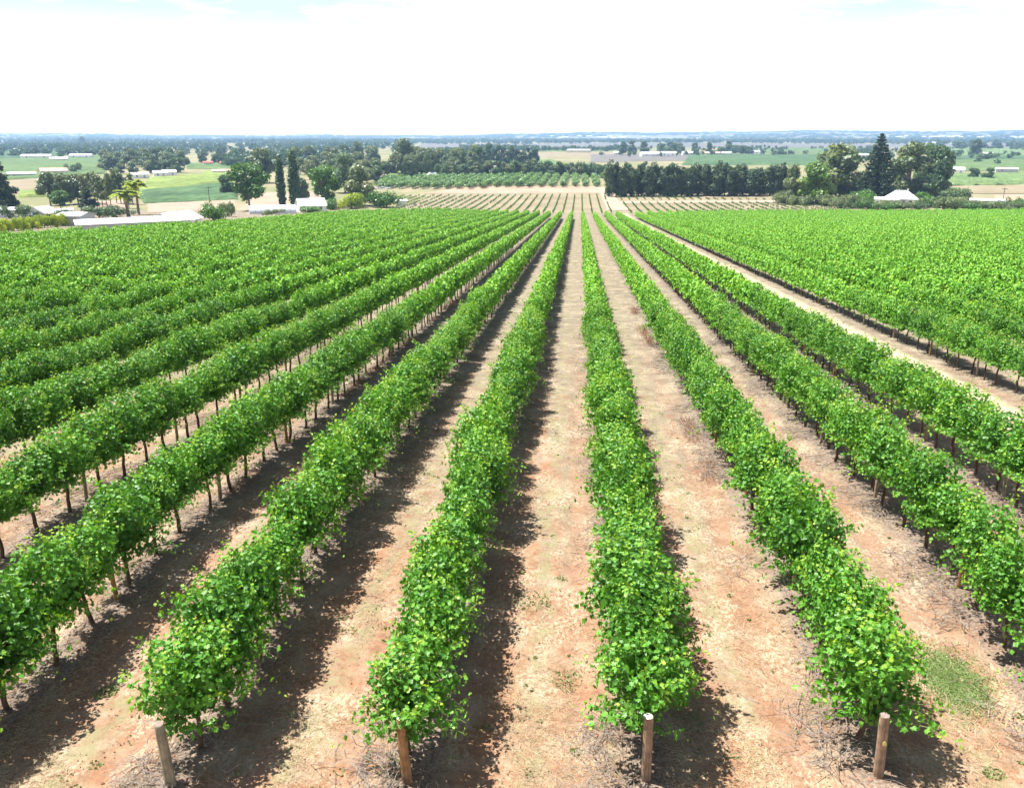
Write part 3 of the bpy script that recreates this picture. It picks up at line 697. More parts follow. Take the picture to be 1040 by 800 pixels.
# ---------------------------------------------------------------- trees
def cards(g, C, Rr, n, size, r, shape='quad', shell=.55, flat=.0, tint0=.45, tv=.16):
    """leaf clumps spread through the volume of ellipsoids C (k,3) with radii Rr (k,3)"""
    k = len(C); w = (Rr.prod(1))**.66; w = w/w.sum(); idx = r.choice(k, n, p=w)
    d = unit(r.normal(0, 1, (n, 3))); rad = shell + (1-shell)*r.random(n)**.6
    rad *= 1+r.normal(0, .09, n); P = C[idx] + d*Rr[idx]*rad[:, None]
    Nn = unit(d + r.normal(0, .55, (n, 3)) + [0, 0, .35]); Tt = unit(np.cross(Nn, r.normal(0, 1, (n, 3))))
    lump = r.normal(0, .13, k)
    leaves(g, P, Nn, Tt, size*r.uniform(.6, 1.35, n), np.clip(tint0 + lump[idx] + r.normal(0, tv, n), 0, 1), shape)
def crown_tree(kind, seed, h=10.0):
    """unit trees built at true size; returns [(part name, mesh)]"""
    r = np.random.default_rng(seed); gt = G(); gt.smooth = True; gc = G(); parts = []
    if kind in ('euc', 'darkeuc', 'green', 'bright'):
        w = {'euc': .36, 'darkeuc': .34, 'green': .46, 'bright': .42}[kind]*h; b0 = {'euc': .10, 'darkeuc': .08, 'green': .18, 'bright': .08}[kind]*h
        nb = r.integers(15, 20); C = []; R = []
        for i in range(nb):
            a = r.uniform(0, 6.28); q = math.sqrt(r.random()); t = r.random()
            prof = math.sin(math.pi*min(1, (.16+.84*t)))**.55 if kind != 'green' else math.sin(math.pi*(.12+.78*t))**.6
            C.append((math.cos(a)*q*w*.80*prof, math.sin(a)*q*w*.80*prof, b0 + (h-b0)*(.10+.80*t))); s = h*r.uniform(.10, .19); R.append((s*1.15, s*1.15, s*.85))
        C = np.array(C); R = np.array(R)
        gt.tube([(0,0,-.5),(.02*h,0,.15*h),(.01*h,.01*h,.35*h),(.0,.02*h,.62*h)], [.028*h,.022*h,.016*h,.006*h], 7)
        for c in C[::2]: 
            z0 = min(c[2]*.6, .5*h); gt.tube([(0.01*h,0,z0),(c[0]*.5,c[1]*.5,(z0+c[2])/2),tuple(c)], [.011*h,.007*h,.003*h], 5)
        cards(gc, C, R, 5200, .038*h, r, 'fold' if kind == 'green' else 'quad', shell=.45)
        lm = M[kind]; tm = M['trunk']
    elif kind == 'poplar':
        zz = np.linspace(.06, .97, 16)*h; C = np.stack([r.normal(0, .008*h, 16), r.normal(0, .008*h, 16), zz], -1)
        rr = .085*h*np.sin(np.linspace(.45, 2.95, 16))**.5; R = np.stack([rr, rr, np.full(16, .07*h)], -1)
        gt.tube([(0,0,-.5),(0,0,.9*h)], [.02*h,.004*h], 7); cards(gc, C, R, 4200, .022*h, r, shell=.55, tint0=.35); lm = M['darkeuc']; tm = M['trunkdark']
    elif kind == 'pine':                     # tiered araucaria
        gt.tube([(0,0,-.5),(0,0,.5*h),(0,0,.99*h)], [.024*h,.014*h,.003*h], 8)
        nt_ = 24; C = []; R = []
        for i in range(nt_):
            t = i/(nt_-1); z = h*(.06+.90*t); rad = h*.24*(1-t)**.75 + .012*h; nb = 9
            for j in range(nb):
                a = 2*math.pi*j/nb + i*.7; l = rad*r.uniform(.78, 1.1)
                e = (math.cos(a)*l, math.sin(a)*l, z - .12*l + .02*h)
                gt.tube([(0,0,z),e], [.004*h,.0015*h], 4)
                for q in (.35, .62, .88): C.append((e[0]*q, e[1]*q, z+(e[2]-z)*q)); R.append((l*.20+.006*h, l*.20+.006*h, .013*h))
        cards(gc, np.array(C), np.array(R), 9500, .018*h, r, shell=.2, tint0=.4); lm = M['pine']; tm = M['trunkdark']
    elif kind == 'conifer':
        C = []; R = []
        for i in range(26):
            t = r.random()**1.2; a = r.uniform(0, 6.28); q = h*.26*(1-t)**.7*r.uniform(.3, 1); C.append((math.cos(a)*q, math.sin(a)*q, h*(.06+.88*t))); s = h*(.10-.05*t); R.append((s*1.3, s*1.3, s*.6))
        gt.tube([(0,0,-.5),(0,0,.95*h)], [.025*h,.004*h], 7); cards(gc, np.array(C), np.array(R), 5000, .028*h, r, shell=.4, tint0=.4); lm = M['pine']; tm = M['trunkdark']
    elif kind == 'casu':
        C = []; R = []
        for i in range(22):
            t = i/21; a = r.uniform(0, 6.28); q = h*.10*r.random(); C.append((math.cos(a)*q, math.sin(a)*q, h*(.10+.80*t)+r.normal(0, .02*h))); s = h*(.125*math.sin(math.pi*(.18+.70*t))**.6); R.append((s, s, s*1.05))
        gt.tube([(0,0,-.5),(0,0,.5*h),(.01*h,0,.93*h)], [.020*h,.013*h,.003*h], 6); cards(gc, np.array(C), np.array(R), 3200, .030*h, r, shell=.45, tint0=.42); lm = M['casu']; tm = M['trunkdark']
    elif kind == 'slim':
        C = []; R = []
        for i in range(16):
            t = i/15; C.append((r.normal(0, .035*h), r.normal(0, .035*h), h*(.28+.66*t))); s = h*(.085*math.sin(math.pi*(.2+.65*t))**.5); R.append((s, s, s*1.1))
        gt.tube([(0,0,-.5),(0.01*h,0,.5*h),(0,0,.93*h)], [.013*h,.010*h,.003*h], 6); cards(gc, np.array(C), np.array(R), 2200, .026*h, r, shell=.4, tint0=.5); lm = M['euc']; tm = M['trunk']
    elif kind == 'palm':
        gt.tube([(0,0,-.5),(.02*h,0,.4*h),(.0,.01*h,.80*h)], [.035*h,.026*h,.022*h], 8)
        for j in range(34):
            a = 2*math.pi*j/34 + r.normal(0, .1); el = r.uniform(-.25, 1.15); l = h*.32; q = np.linspace(0, 1, 20)
            x = np.cos(el)*l*q; z = .80*h + np.sin(el)*l*q - .26*l*q**2*(1.3-.3*math.sin(el))*1.6
            c = np.stack([np.cos(a)*x, np.sin(a)*x, z], -1); gc.tube(c[::5], np.linspace(.004*h, .0015*h, 4), 4, cap=False, tint=.7)
            tg = unit(np.gradient(c, axis=0)); sd = unit(np.cross(tg, [0, 0, 1.0]))
            for s in (-1, 1):
                leaves(gc, c, np.tile([0, 0, 1.0], (20, 1)) + r.normal(0, .3, (20, 3)), sd*s + tg*.5 + [0, 0, -.55], np.full(20, .06*h)*np.sin(.5+2.4*q), np.clip(.5+r.normal(0, .2, 20), 0, 1), 'fold')
        lm = M['yellow']; tm = M['trunk']
    elif kind == 'orchard':
        C = np.stack([r.normal(0, .17*h, 9), r.normal(0, .17*h, 9), h*r.uniform(.35, .78, 9)], -1); s = h*r.uniform(.2, .30, 9); R = np.stack([s, s, s*.85], -1)
        gt.tube([(0,0,-.2),(0,0,.55*h)], [.035*h,.015*h], 5); cards(gc, C, R, 420, .10*h, r, shell=.5, tint0=.5); lm = M['olive']; tm = M['trunkdark']
    elif kind in ('bush', 'darkbush', 'yellowbush', 'eucbush'):
        nb = 12; C = np.stack([r.normal(0, .42*h, nb), r.normal(0, .36*h, nb), h*r.uniform(.25, .68, nb)], -1); s = h*r.uniform(.24, .36, nb); R = np.stack([s*1.1, s*1.1, s*.9], -1)
        gt.tube([(0,0,-.2),(0,0,.5*h)], [.05*h,.02*h], 5)
        for c in C[:5]: gt.tube([(0,0,.1*h),tuple(c)], [.03*h,.01*h], 4)
        cards(gc, C, R, 2600, .062*h, r, shell=.5); lm = M[{'bush': 'green', 'darkbush': 'darkeuc', 'yellowbush': 'yellow', 'eucbush': 'euc'}[kind]]; tm = M['trunkdark']
    return gt.mesh('trunk', tm), gc.mesh('foliage' if 'bush' in kind else 'crown', lm)
LIB = {}
def tree_mesh(kind, v):
    if (kind, v) not in LIB: LIB[(kind, v)] = crown_tree(kind, 1000 + 17*v + sum(map(ord, kind)))
    return LIB[(kind, v)]
KNAME = {'euc': 'eucalyptus_tree', 'darkeuc': 'dark_tree', 'green': 'broadleaf_tree', 'bright': 'broadleaf_tree', 'poplar': 'poplar_tree', 'pine': 'norfolk_pine', 'conifer': 'conifer_tree', 'casu': 'casuarina_tree', 'slim': 'slender_gum_tree',
         'palm': 'palm_tree', 'orchard': 'orchard_tree', 'bush': 'shrub', 'darkbush': 'shrub', 'yellowbush': 'shrub', 'eucbush': 'shrub'}
NATW = {'euc': .86, 'darkeuc': .82, 'green': .98, 'bright': .95, 'poplar': .17, 'pine': .50, 'conifer': .62, 'casu': .33, 'slim': .24, 'palm': .62, 'orchard': .95, 'bush': 1.5, 'darkbush': 1.5, 'yellowbush': 1.5, 'eucbush': 1.5}
tcount = 0
def plant(kind, px, py, hpx, wpx=None, label=None, group=None, v=None, cat=None, pos=None):
    """a tree whose foot is seen at px, py and that stands hpx pixels high and wpx wide"""
    global tcount
    tcount += 1
    x, y, z = pos or at(px, py); s = ppm(x, y); h = hpx/s; w = (wpx/s) if wpx else h*NATW[kind]
    tm, cm = tree_mesh(kind, (tcount % 4) if v is None else v)
    e = empty(KNAME[kind], (x, y, z), rng.uniform(0, 6.28), label=label, cat=cat or ('shrub' if 'bush' in kind else 'tree'), group=group)
    k = w/(NATW[kind]*10.0); e.scale = (k, k, h/10.0)
    for nm, me in (('trunk', tm), ('foliage' if 'bush' in kind else 'crown', cm)):
        o = bpy.data.objects.new(nm, me); COL.objects.link(o); o.parent = e
    return e
TREES = [
 ('conifer', 2, 216, 58, 42, 'tall dark conifer at the far left edge of the view'),
 ('darkbush', 22, 222, 15, 24, 'round dark shrub just right of the tall left-hand conifer'),
 ('darkbush', 48, 222, 11, 30, 'low dark shrub in front of the white gabled house'),
 ('eucbush', 66, 222, 9, 20, 'low grey-green shrub beside the grey farm wall'),
 ('euc', 52, 209, 33, 26, 'grey-green gum, leftmost of the grove above the white gabled house'),
 ('euc', 66, 208, 31, 26, 'grey-green gum, second in the grove above the white gabled house'),
 ('euc', 80, 207, 30, 24, 'pale gum, third in the grove above the white gabled house'),
 ('green', 62, 213, 19, 22, 'dark round tree directly behind the white gabled house'),
 ('conifer', 90, 213, 23, 24, 'blue-green spreading conifer left of the slender gum grove'),
 ('darkbush', 101, 221, 13, 26, 'dark hedge shrub behind the long white shed, left one'),
 ('darkbush', 117, 220, 11, 22, 'dark hedge shrub behind the long white shed, beside the palms'),
 ('palm', 141, 218, 37, 26, 'taller palm with a bare trunk behind the long white shed'),
 ('palm', 131, 221, 30, 34, 'lower spreading yellow-green palm behind the long white shed'),
 ('bush', 217, 224, 21, 26, 'dark green bushy tree right of the white gabled sheds'),
 ('eucbush', 232, 220, 16, 16, 'olive shrub between the bushy tree and the large round tree'),
 ('green', 254, 214, 47, 46, 'large round green tree left of the two poplars'),
 ('poplar', 287, 211, 50, 9, 'shorter left poplar of the dark pair'),
 ('poplar', 300, 213, 57, 11, 'taller right poplar of the dark pair'),
 ('green', 329, 211, 41, 40, 'round green tree with a forked trunk right of the poplars'),
 ('euc', 366, 209, 40, 36, 'rust-tinged open gum between the round tree and dark shrubs'),
 ('bush', 338, 213, 14, 14, 'small dark shrub at the foot of the forked round tree'),
 ('yellowbush', 357, 212, 17, 24, 'yellow-green shrub under the rust-tinged gum'),
 ('bush', 386, 211, 18, 34, 'dense dark green shrub next to the small white shed'),
 ('darkeuc', 351, 196, 38, 34, 'dark gum behind the forked round tree'),
 ('euc', 268, 186, 34, 34, 'grey gum showing behind the large round tree'),
 ('bright', 828, 207, 42, 46, 'broad bright green tree at the right end of the windbreak'),
 ('euc', 848, 200, 52, 56, 'large grey-brown gum behind the broad bright tree'),
 ('euc', 805, 204, 36, 24, 'pale gum between windbreak and broad bright tree'),
 ('pine', 888, 203, 65, 42, 'tall tiered norfolk pine beside the white farmhouse'),
 ('euc', 921, 199, 52, 46, 'wide grey-green gum right of the tiered pine'),
 ('darkeuc', 951, 200, 50, 34, 'tall dark gum at the right of the farmhouse trees'),
 ('darkeuc', 938, 194, 46, 26, 'dark gum behind the wide grey-green gum'),
 ('darkbush', 968, 205, 17, 24, 'round dark shrub right of the white farmhouse'),
 ('bush', 874, 205, 14, 26, 'bright green shrub at the foot of the tiered pine'),
 ('bush', 934, 206, 12, 26, 'bright green shrub in front of the white farmhouse'),
 ('euc', 411, 178, 36, 30, 'tall round gum standing over the left tree belt'),
 ('darkeuc', 990, 158, 18, 12, 'lone dark pine standing in the far right green fields'),
 ('darkbush', 1003, 163, 8, 14, 'dark shrub beside the lone pine in the far right fields'),
 ('darkeuc', 988, 183, 12, 14, 'round grey tree at the edge of the right hedge field'),
 ('darkeuc', 1003, 184, 13, 15, 'second round grey tree at the edge of the right hedge field'),
 ('bush', 314, 216, 8, 20, 'low green shrub in front of the white gabled hall'),
 ('eucbush', 276, 218, 6, 16, 'low olive shrub in front of the rounded tunnel'),
 ('darkeuc', 306, 205, 24, 20, 'dark gum directly behind the white gabled hall'),
 ('euc', 120, 196, 20, 24, 'grey gum at the right shoulder of the slender grove'),
 ('darkeuc', 232, 198, 22, 22, 'dark gum left of the large round tree, farther off'),
 ('darkbush', 77, 176, 11, 12, 'small dark tree on the green field behind the gum grove'),
 ('darkeuc', 84, 148, 9, 9, 'far dark tree on the left green plain'),
]
for (k, px, py, hp, wp, lab) in TREES: plant(k, px, py, hp, wp, lab)
# slender gum grove left
for i in range(12):
    plant('slim', 88+i*4.3+rng.uniform(-1, 1), 209+rng.uniform(-3, 3), 32+rng.uniform(-3, 4), 9, nth(i+1)+' slender gum from the left in the grove beside the palms', 'slender gums in the grove beside the palms')
# windbreak
for i in range(32):
    q = i/31; plant('casu', 619+q*174+rng.uniform(-1.5, 1.5), 199.5-q*1.0+rng.uniform(-.8, .8), 33-q*3+rng.uniform(-4, 3), 12+rng.uniform(-1, 3), nth(i+1)+' casuarina from the left in the dark windbreak', 'casuarinas of the dark windbreak')
# hedge of yellow-green trees left of the shed
for i in range(13):
    plant('yellowbush', -4+i*6.2, 236-i*.55+rng.uniform(-.5, .5), 14, 12, nth(i+1)+' yellow-green hedge bush from the left beside the grey farm wall', 'yellow-green hedge bushes by the farm')
# shrub belt in front of the farmhouse
ks = ['eucbush', 'darkbush', 'eucbush', 'bush', 'eucbush']
for i in range(38):
    px = 792+i*7.0; pyb = 207+np.interp(px, [790, 880, 1050], [-1, 5, 6])+rng.uniform(-2, 1.5)
    plant(ks[int(rng.integers(5))], px+rng.uniform(-2, 2), pyb, (rng.uniform(7.5, 10) if 884 < px < 940 or 980 < px < 1024 else rng.uniform(9, 15)), rng.uniform(13, 20), nth(i+1)+' shrub from the left in the belt before the farmhouse', 'shrubs of the belt before the farmhouse')
for i in range(18):
    px = 806+i*9.2; plant(ks[int(rng.integers(4))] if i % 3 else 'darkbush', px, 199+rng.uniform(-1.5, 1.5), rng.uniform(10, 17), rng.uniform(16, 24), nth(i+1)+' understorey shrub from the left beneath the farmhouse trees', 'understorey shrubs beneath the farmhouse trees')
# tree belt behind the orchard
for i in range(34):
    px = 408+i*6.4; plant(['darkeuc', 'euc', 'darkbush'][int(rng.integers(3))] if px > 440 else 'euc', px, 182.5-min(i, 8)*.3+rng.uniform(-1, 1), rng.uniform(13, 18) if px > 440 else 24, rng.uniform(12, 17), nth(i+1)+' tree from the left in the belt behind the orchard', 'trees of the belt behind the orchard')
for i in range(26):
    q = i/25; plant(['euc', 'darkeuc', 'euc'][i % 3], 408+q*75+rng.uniform(-3, 3), 175+rng.uniform(-2, 2), 20+rng.uniform(-4, 6), 18, nth(i+1)+' gum from the left in the grove left of the dark pines', 'gums in the grove left of the dark pines')
for i in range(11):
    plant('conifer' if i % 2 else 'darkeuc', 484+i*5.9, 167+rng.uniform(-1, 1), 17+rng.uniform(-2, 5), 12, nth(i+1)+' dark pine from the left in the row above the orchard', 'dark pines in the row above the orchard')
# gum woods between the poplars and the road
for i in range(44):
    px = 300+rng.uniform(0, 105); py = rng.uniform(166, 187) - max(0, px-380)*.3
    plant(['euc', 'euc', 'darkeuc'][int(rng.integers(3))], px, py, rng.uniform(15, 22), rng.uniform(14, 20), nth(i+1)+' gum of the loose wood behind the poplars, counted from the road', 'gums of the loose wood behind the poplars')
for i in range(40):
    px = 106+rng.uniform(0, 82); py = rng.uniform(167, 178)
    plant(['euc', 'darkeuc', 'euc'][int(rng.integers(3))], px, py, rng.uniform(11, 19), rng.uniform(12, 17), nth(i+1)+' gum of the wood behind the yellow-green field', 'gums of the wood behind the yellow-green field')
for i in range(22):
    px = 190+rng.uniform(0, 100); py = rng.uniform(160, 168)
    plant('darkeuc', px, py, rng.uniform(8, 12), rng.uniform(9, 14), nth(i+1)+' tree of the far belt behind the large round tree', 'trees of the far belt behind the round tree')
for i in range(34):
    px = 630+rng.uniform(0, 135); py = rng.uniform(154.5, 158)
    plant('darkeuc', px, py, rng.uniform(6, 13), rng.uniform(7, 13), nth(i+1)+' tree around the far farm above the windbreak', 'trees around the far farm above the windbreak')
for i in range(20):
    px = 950+rng.uniform(0, 100); py = rng.uniform(149, 152)
    plant('darkeuc', px, py, rng.uniform(5, 8), rng.uniform(6, 10), nth(i+1)+' tree in the thin belt beyond the right fields', 'trees in the thin belt beyond the right fields')
for i in range(16):
    px = 20+rng.uniform(0, 90); py = rng.uniform(152, 162)
    plant('darkeuc', px, py, rng.uniform(5, 8), rng.uniform(6, 10), nth(i+1)+' tree scattered over the left green plain', 'trees scattered over the left green plain')

# orchard: rows run away from the camera like the vines
opts = []; xA = at(392, 197)[0]
for c in range(-26, 16):
    x = -3 + c*6.2; n = 0
    for j in range(0, 60):
        y = 455 + j*4.4; px, py, d = proj(x, y, 0)
        if px < 385 or px > 613: continue
        edge_near = np.interp(px, [385, 440, 500, 612], [203, 196, 191, 190]); edge_far = np.interp(px, [385, 450, 612], [184, 178.5, 177])
        if edge_far < py < edge_near: n += 1; opts.append((d, c, n, x+rng.normal(0, .2), y+rng.normal(0, .2)))
c = -26
for y0_ in (): pass
opts.sort()
om = [tree_mesh('orchard', v) for v in range(4)]
for (d, c, n, x, y) in opts[:300]:
    tm, cm = om[int(rng.integers(4))]; e = empty('orchard_tree', (x, y, Tz(x, y)), rng.uniform(0, 6), label='round leafy green orchard tree in the rows beyond the ploughed strip', cat='tree', group='orchard trees in rows beyond the ploughed strip')
    e.scale = (.40*rng.uniform(.85, 1.1),)*2 + (.38*rng.uniform(.85, 1.1),)
    for nm, me in (('trunk', tm), ('crown', cm)): o = bpy.data.objects.new(nm, me); COL.objects.link(o); o.parent = e
def join_pair(pair, mats):
    """trunk and crown meshes of a plant as one source mesh for a far mass"""
    import bmesh
    bm = bmesh.new()
    for i, me in enumerate(pair):
        n0 = len(bm.faces); bm.from_mesh(me); bm.faces.ensure_lookup_table()
        for f in bm.faces[n0:]: f.material_index = i
    out = bpy.data.meshes.new('mass_detail'); bm.to_mesh(out); bm.free()
    for m in mats: out.materials.append(m)
    return out
osrc = [join_pair(p, [M['trunkdark'], M['olive']]) for p in om]
if len(opts) > 300:
    scatter('orchard_far_rows', [(x, y, Tz(x, y), rng.uniform(0, 6), .40, .38*rng.uniform(.9, 1.1), rng.integers(4)) for (d, c, n, x, y) in opts[300:]], osrc, 'farther rows of the round green orchard running together', 'orchard')
# young vines in the tan field
def young(seed):
    r = np.random.default_rng(seed); g = G(); n = 20; P = np.stack([r.normal(0, .10, n), r.normal(0, .20, n), r.uniform(.25, .95, n)], -1)
    leaves(g, P, unit(r.normal(0, 1, (n, 3))+[0, 0, .4]), r.normal(0, 1, (n, 3)), np.full(n, .26), np.clip(r.normal(.35, .15, n), 0, 1), 'quad')
    t = G(); t.tube([(0,0,-.1),(0,0,1.1)], [.035,.02], 5); return t.mesh('stem', M['bark']), g.mesh('foliage', M['green'])
ym = [young(i) for i in range(4)]; yp = []
for k in range(-40, 45):
    x = X1 + ROW*k
    for j in range(0, 90):
        y = 306 + j*1.9; px, py, d = proj(x, y, Tz(x, y))
        if px < 398 or px > 862: continue
        if beyond(x, y-8) is False or not beyond(x, y): continue
        t = np.interp(px, [398, 610, 640, 862], [199, 198, 199.5, 205])
        lo_ = 218
        if py < t or (px > 610 and 203.6 < py < 206.2 and px < 860) or (abs(px-np.interp(py, [190, 214], [611, 630])) < np.interp(py, [190, 214], [3, 7])): continue
        if rng.random() < .18: continue
        yp.append((d, x+rng.normal(0, .07), y+rng.normal(0, .1)))
yp.sort()
for (d, x, y) in yp[:300]:
    tm, cm = ym[int(rng.integers(4))]; e = empty('young_vine', (x, y, Tz(x, y)), rng.normal(0, .2), label='small dark young vine in the tan field beyond the green rows', cat='young vine', group='young vines in the tan field'); e.scale = (rng.uniform(.7, 1.0),)*3
    for nm, me in (('stem', tm), ('foliage', cm)): o = bpy.data.objects.new(nm, me); COL.objects.link(o); o.parent = e
ysrc = [join_pair(p, [M['bark'], M['green']]) for p in ym]
scatter('young_vine_rows', [(x, y, Tz(x, y), 0, rng.uniform(.7, 1.0), rng.uniform(.6, .95), rng.integers(4)) for (d, x, y) in yp[300:]], ysrc, 'dotted rows of young vines filling the tan field', 'young vineyard')
print('trees', tcount, 'orchard', len(opts), 'young', len(yp))

# far woodland: one mass
def far_tree(seed):
    r = np.random.default_rng(seed); g = G(); C = np.stack([r.normal(0, 2.4, 7), r.normal(0, 2.4, 7), r.uniform(3, 8.5, 7)], -1); s = r.uniform(1.6, 3.0, 7)
    cards(g, C, np.stack([s*1.2, s*1.2, s], -1), 90, 1.9, r, shell=.6); return g.mesh('far_tree', M['farleaf'])
fm = [far_tree(i) for i in range(6)]; fp = []
def wood(n, quad, hs=(.8, 1.3), clump=0):
    c = [np.array(at(*p)[:2]) for p in quad]
    for i in range(n):
        u, v = rng.random(2); P = (1-u)*(1-v)*c[0]+u*(1-v)*c[1]+u*v*c[2]+(1-u)*v*c[3]
        if clump and noise.noise(Vector((P[0]*clump, P[1]*clump, 3.3))) < 0: continue
        fp.append((P[0], P[1], Tz(P[0], P[1]), rng.uniform(0, 6), rng.uniform(*hs), rng.uniform(*hs), rng.integers(6)))
wood(2600, [(-40,146.5),(1080,146),(1080,141.5),(-40,142)], (1.0, 1.7))
wood(1500, [(-40,153),(420,152),(420,146),(-40,147)], (.9, 1.4), .004)
wood(500, [(-40,160),(420,158),(420,150),(-40,152)], (.8, 1.2), .006)
wood(500, [(420,154),(640,154),(640,150.5),(420,151)], (.6, 1.0), .006)
wood(420, [(420,166),(500,166),(500,154),(420,154)], (.7, 1.0), .01)
wood(260, [(860,168),(1060,168),(1060,150),(860,150)], (.5, .8), .01)
wood(200, [(230,170),(330,170),(330,162),(230,163)], (.8, 1.1), 0)
wood(240, [(600,160),(900,158),(900,150),(620,150)], (.5, .8), .008)
scatter('far_woodland', fp, fm, 'blue-green woods fading across the far plain to the horizon', 'woodland')
# wood on the hills, larger clumps
fh = []
for i in range(5200):
    a = math.radians(rng.uniform(-40, 34)); r_ = rng.uniform(5200, 12500); x, y = math.sin(a)*r_, math.cos(a)*r_
    if noise.noise(Vector((x*.0011, y*.0009, 8))) < -.12: continue
    fh.append((x, y, Tz(x, y)-1, rng.uniform(0, 6), rng.uniform(2.5, 6), rng.uniform(.7, 1.5), rng.integers(6)))
scatter('horizon_woodland', fh, fm, 'hazy wooded rise along the horizon', 'woodland')

# ---------------------------------------------------------------- buildings
def house(name, px, py, w, d, hw, hr, rz, wallm, roofm, label, cat='building', hip=False, win=2, door=True, eave=.4, chimney=False, group=None, pos=None):
    x, y, z = pos or at(px, py); e = empty(name, (x, y, z), rz, label=label, cat=cat, group=group)
    g = G(); g.box(-w/2, w/2, -d/2, d/2, -.3, hw); 
    if not hip:
        for s in (-1, 1): g.add([(s*w/2, -d/2, hw), (s*w/2, d/2, hw), (s*w/2, 0, hw+hr)], [(0, 1, 2)])
    g.build('wall', wallm, e)
    W, D = w/2+eave, d/2+eave; zr = hw+.03; t = .12; g = G(); ins = (D*.9 if hip else 0)
    lo = hw-.0-(.0 if hip else eave*hr/(d/2))
    V = [(-W,-D,lo),(W,-D,lo),(W-ins,0,hw+hr+.04),(-W+ins,0,hw+hr+.04),(-W,D,lo),(W,D,lo)]; V += [(a, b, c+t) for a, b, c in V]
    F4 = [(0,1,2,3),(5,4,3,2),(7,6,9,8),(10,11,8,9),(0,6,7,1),(4,5,11,10)]
    g.add(V, F4); o = g.n-12
    if hip: g.f.append((np.array([(1,5,2),(4,0,3),(11,7,8),(6,10,9)], np.int32)+o, 0)); g.f.append((np.array([(1,7,11,5),(0,4,10,6)], np.int32)+o, 0))
    else: g.f.append((np.array([(1,2,8,7),(2,5,11,8),(0,6,9,3),(3,9,10,4)], np.int32)+o, 0))
    rf = g.build('roof', roofm, e)
    if chimney: q = G(); q.box(-.35+w*.2, .35+w*.2, -.35, .35, hw+hr*.3, hw+hr+.9); q.build('chimney', M['cream'], rf)
    ww = min(1.4, w*.12)
    for i in range(win):
        cx = -w/2 + w*(i+.7)/(win+.4)
        if door and i == win//2: continue
        q = G(); q.box(cx-ww/2, cx+ww/2, -d/2-.05, -d/2-.004, hw*.35, hw*.8); wi = q.build('window', M['white'], e)
        q = G(); q.box(cx-ww/2+.1, cx+ww/2-.1, -d/2-.075, -d/2-.052, hw*.35+.1, hw*.8-.1); q.build('pane', M['glass'], wi)
    if door:
        cx = -w/2 + w*(win//2+.7)/(win+.4); q = G(); q.box(cx-.55, cx+.55, -d/2-.06, -d/2-.004, 0, min(2.1, hw*.85)); q.build('door', M['steel'], e)
    return e
lookat = lambda px, py: -math.atan2(at(px, py)[0], at(px, py)[1])
A = lambda px, py: lookat(px, py)
house('long_shed', 137, 237, 19.5, 6, 2.3, .6, A(136,235)+.10, M['greywall'], M['whiteroof'], 'long low shed with a white roof and grey wall behind the vines', 'shed', win=3)
house('white_shed', 172, 233, 6, 6, 1.9, 1.5, A(172,226)+1.15, M['white'], M['whiteroof'], 'white gabled shed behind the right end of the long shed', 'shed', win=1, door=False)
house('white_shed', 187, 231, 6, 6, 2.0, 1.5, A(189,225)+1.15, M['white'], M['whiteroof'], 'second white gabled shed, beside the dark bushy tree', 'shed', win=1, door=False)
house('white_house', 44, 222, 5.5, 6, 1.7, 1.6, A(45,217)+.9, M['white'], M['whiteroof'], 'white gabled house among dark shrubs below the gum grove', 'house', win=2)
house('outbuilding', 63, 221, 6, 5, 2.2, .3, A(63,218), M['lightgrey'], M['whiteroof'], 'flat-roofed white outbuilding between gabled house and grey wall', 'outbuilding', win=1, door=False)
house('grey_barn', 78, 229, 5.5, 7, 2.4, .5, A(78,226)-.5, M['greywall'], M['lightgrey'], 'low grey barn at the end of the yellow-green hedge', 'barn', win=0, door=False)
house('white_shed', 3, 221, 6, 5, 2.2, .6, A(3,221), M['white'], M['whiteroof'], 'white shed under the tall dark conifer', 'shed', win=1, door=False)
house('white_hall', 316, 214.5, 9.5, 8, 2.3, 2.2, A(318,214)+.2, M['white'], M['whiteroof'], 'white gabled hall between the poplars and the forked round tree', 'hall', win=3)
house('small_shed', 408, 208.5, 4.2, 3.4, 1.9, .35, A(408,208), M['white'], M['lightgrey'], 'tiny white shed at the corner of the tan field', 'shed', win=0, door=True)
house('white_house', 439, 181.5, 11, 9, 1.6, 2.4, A(439,181), M['white'], M['whiteroof'], 'white hip-roofed house behind the orchard', 'house', hip=True, win=2)
house('farmhouse', 914, 207, 11.5, 8, 2.1, 3.2, A(914,205), M['white'], M['whiteroof'], 'white farmhouse with a steep pale roof beside the tiered pine', 'farmhouse', hip=True, win=4, eave=.9, chimney=True)
house('farmhouse_wing', 900, 208, 9, 5, 2.3, .7, A(902,206), M['white'], M['whiteroof'], 'low white veranda wing in front of the farmhouse', 'outbuilding', win=2)
house('white_cottage', 1002, 210, 12, 6, 2.5, .5, A(1002,207), M['white'], M['whiteroof'], 'flat white cottage beside the ploughed patch on the right', 'cottage', win=3)
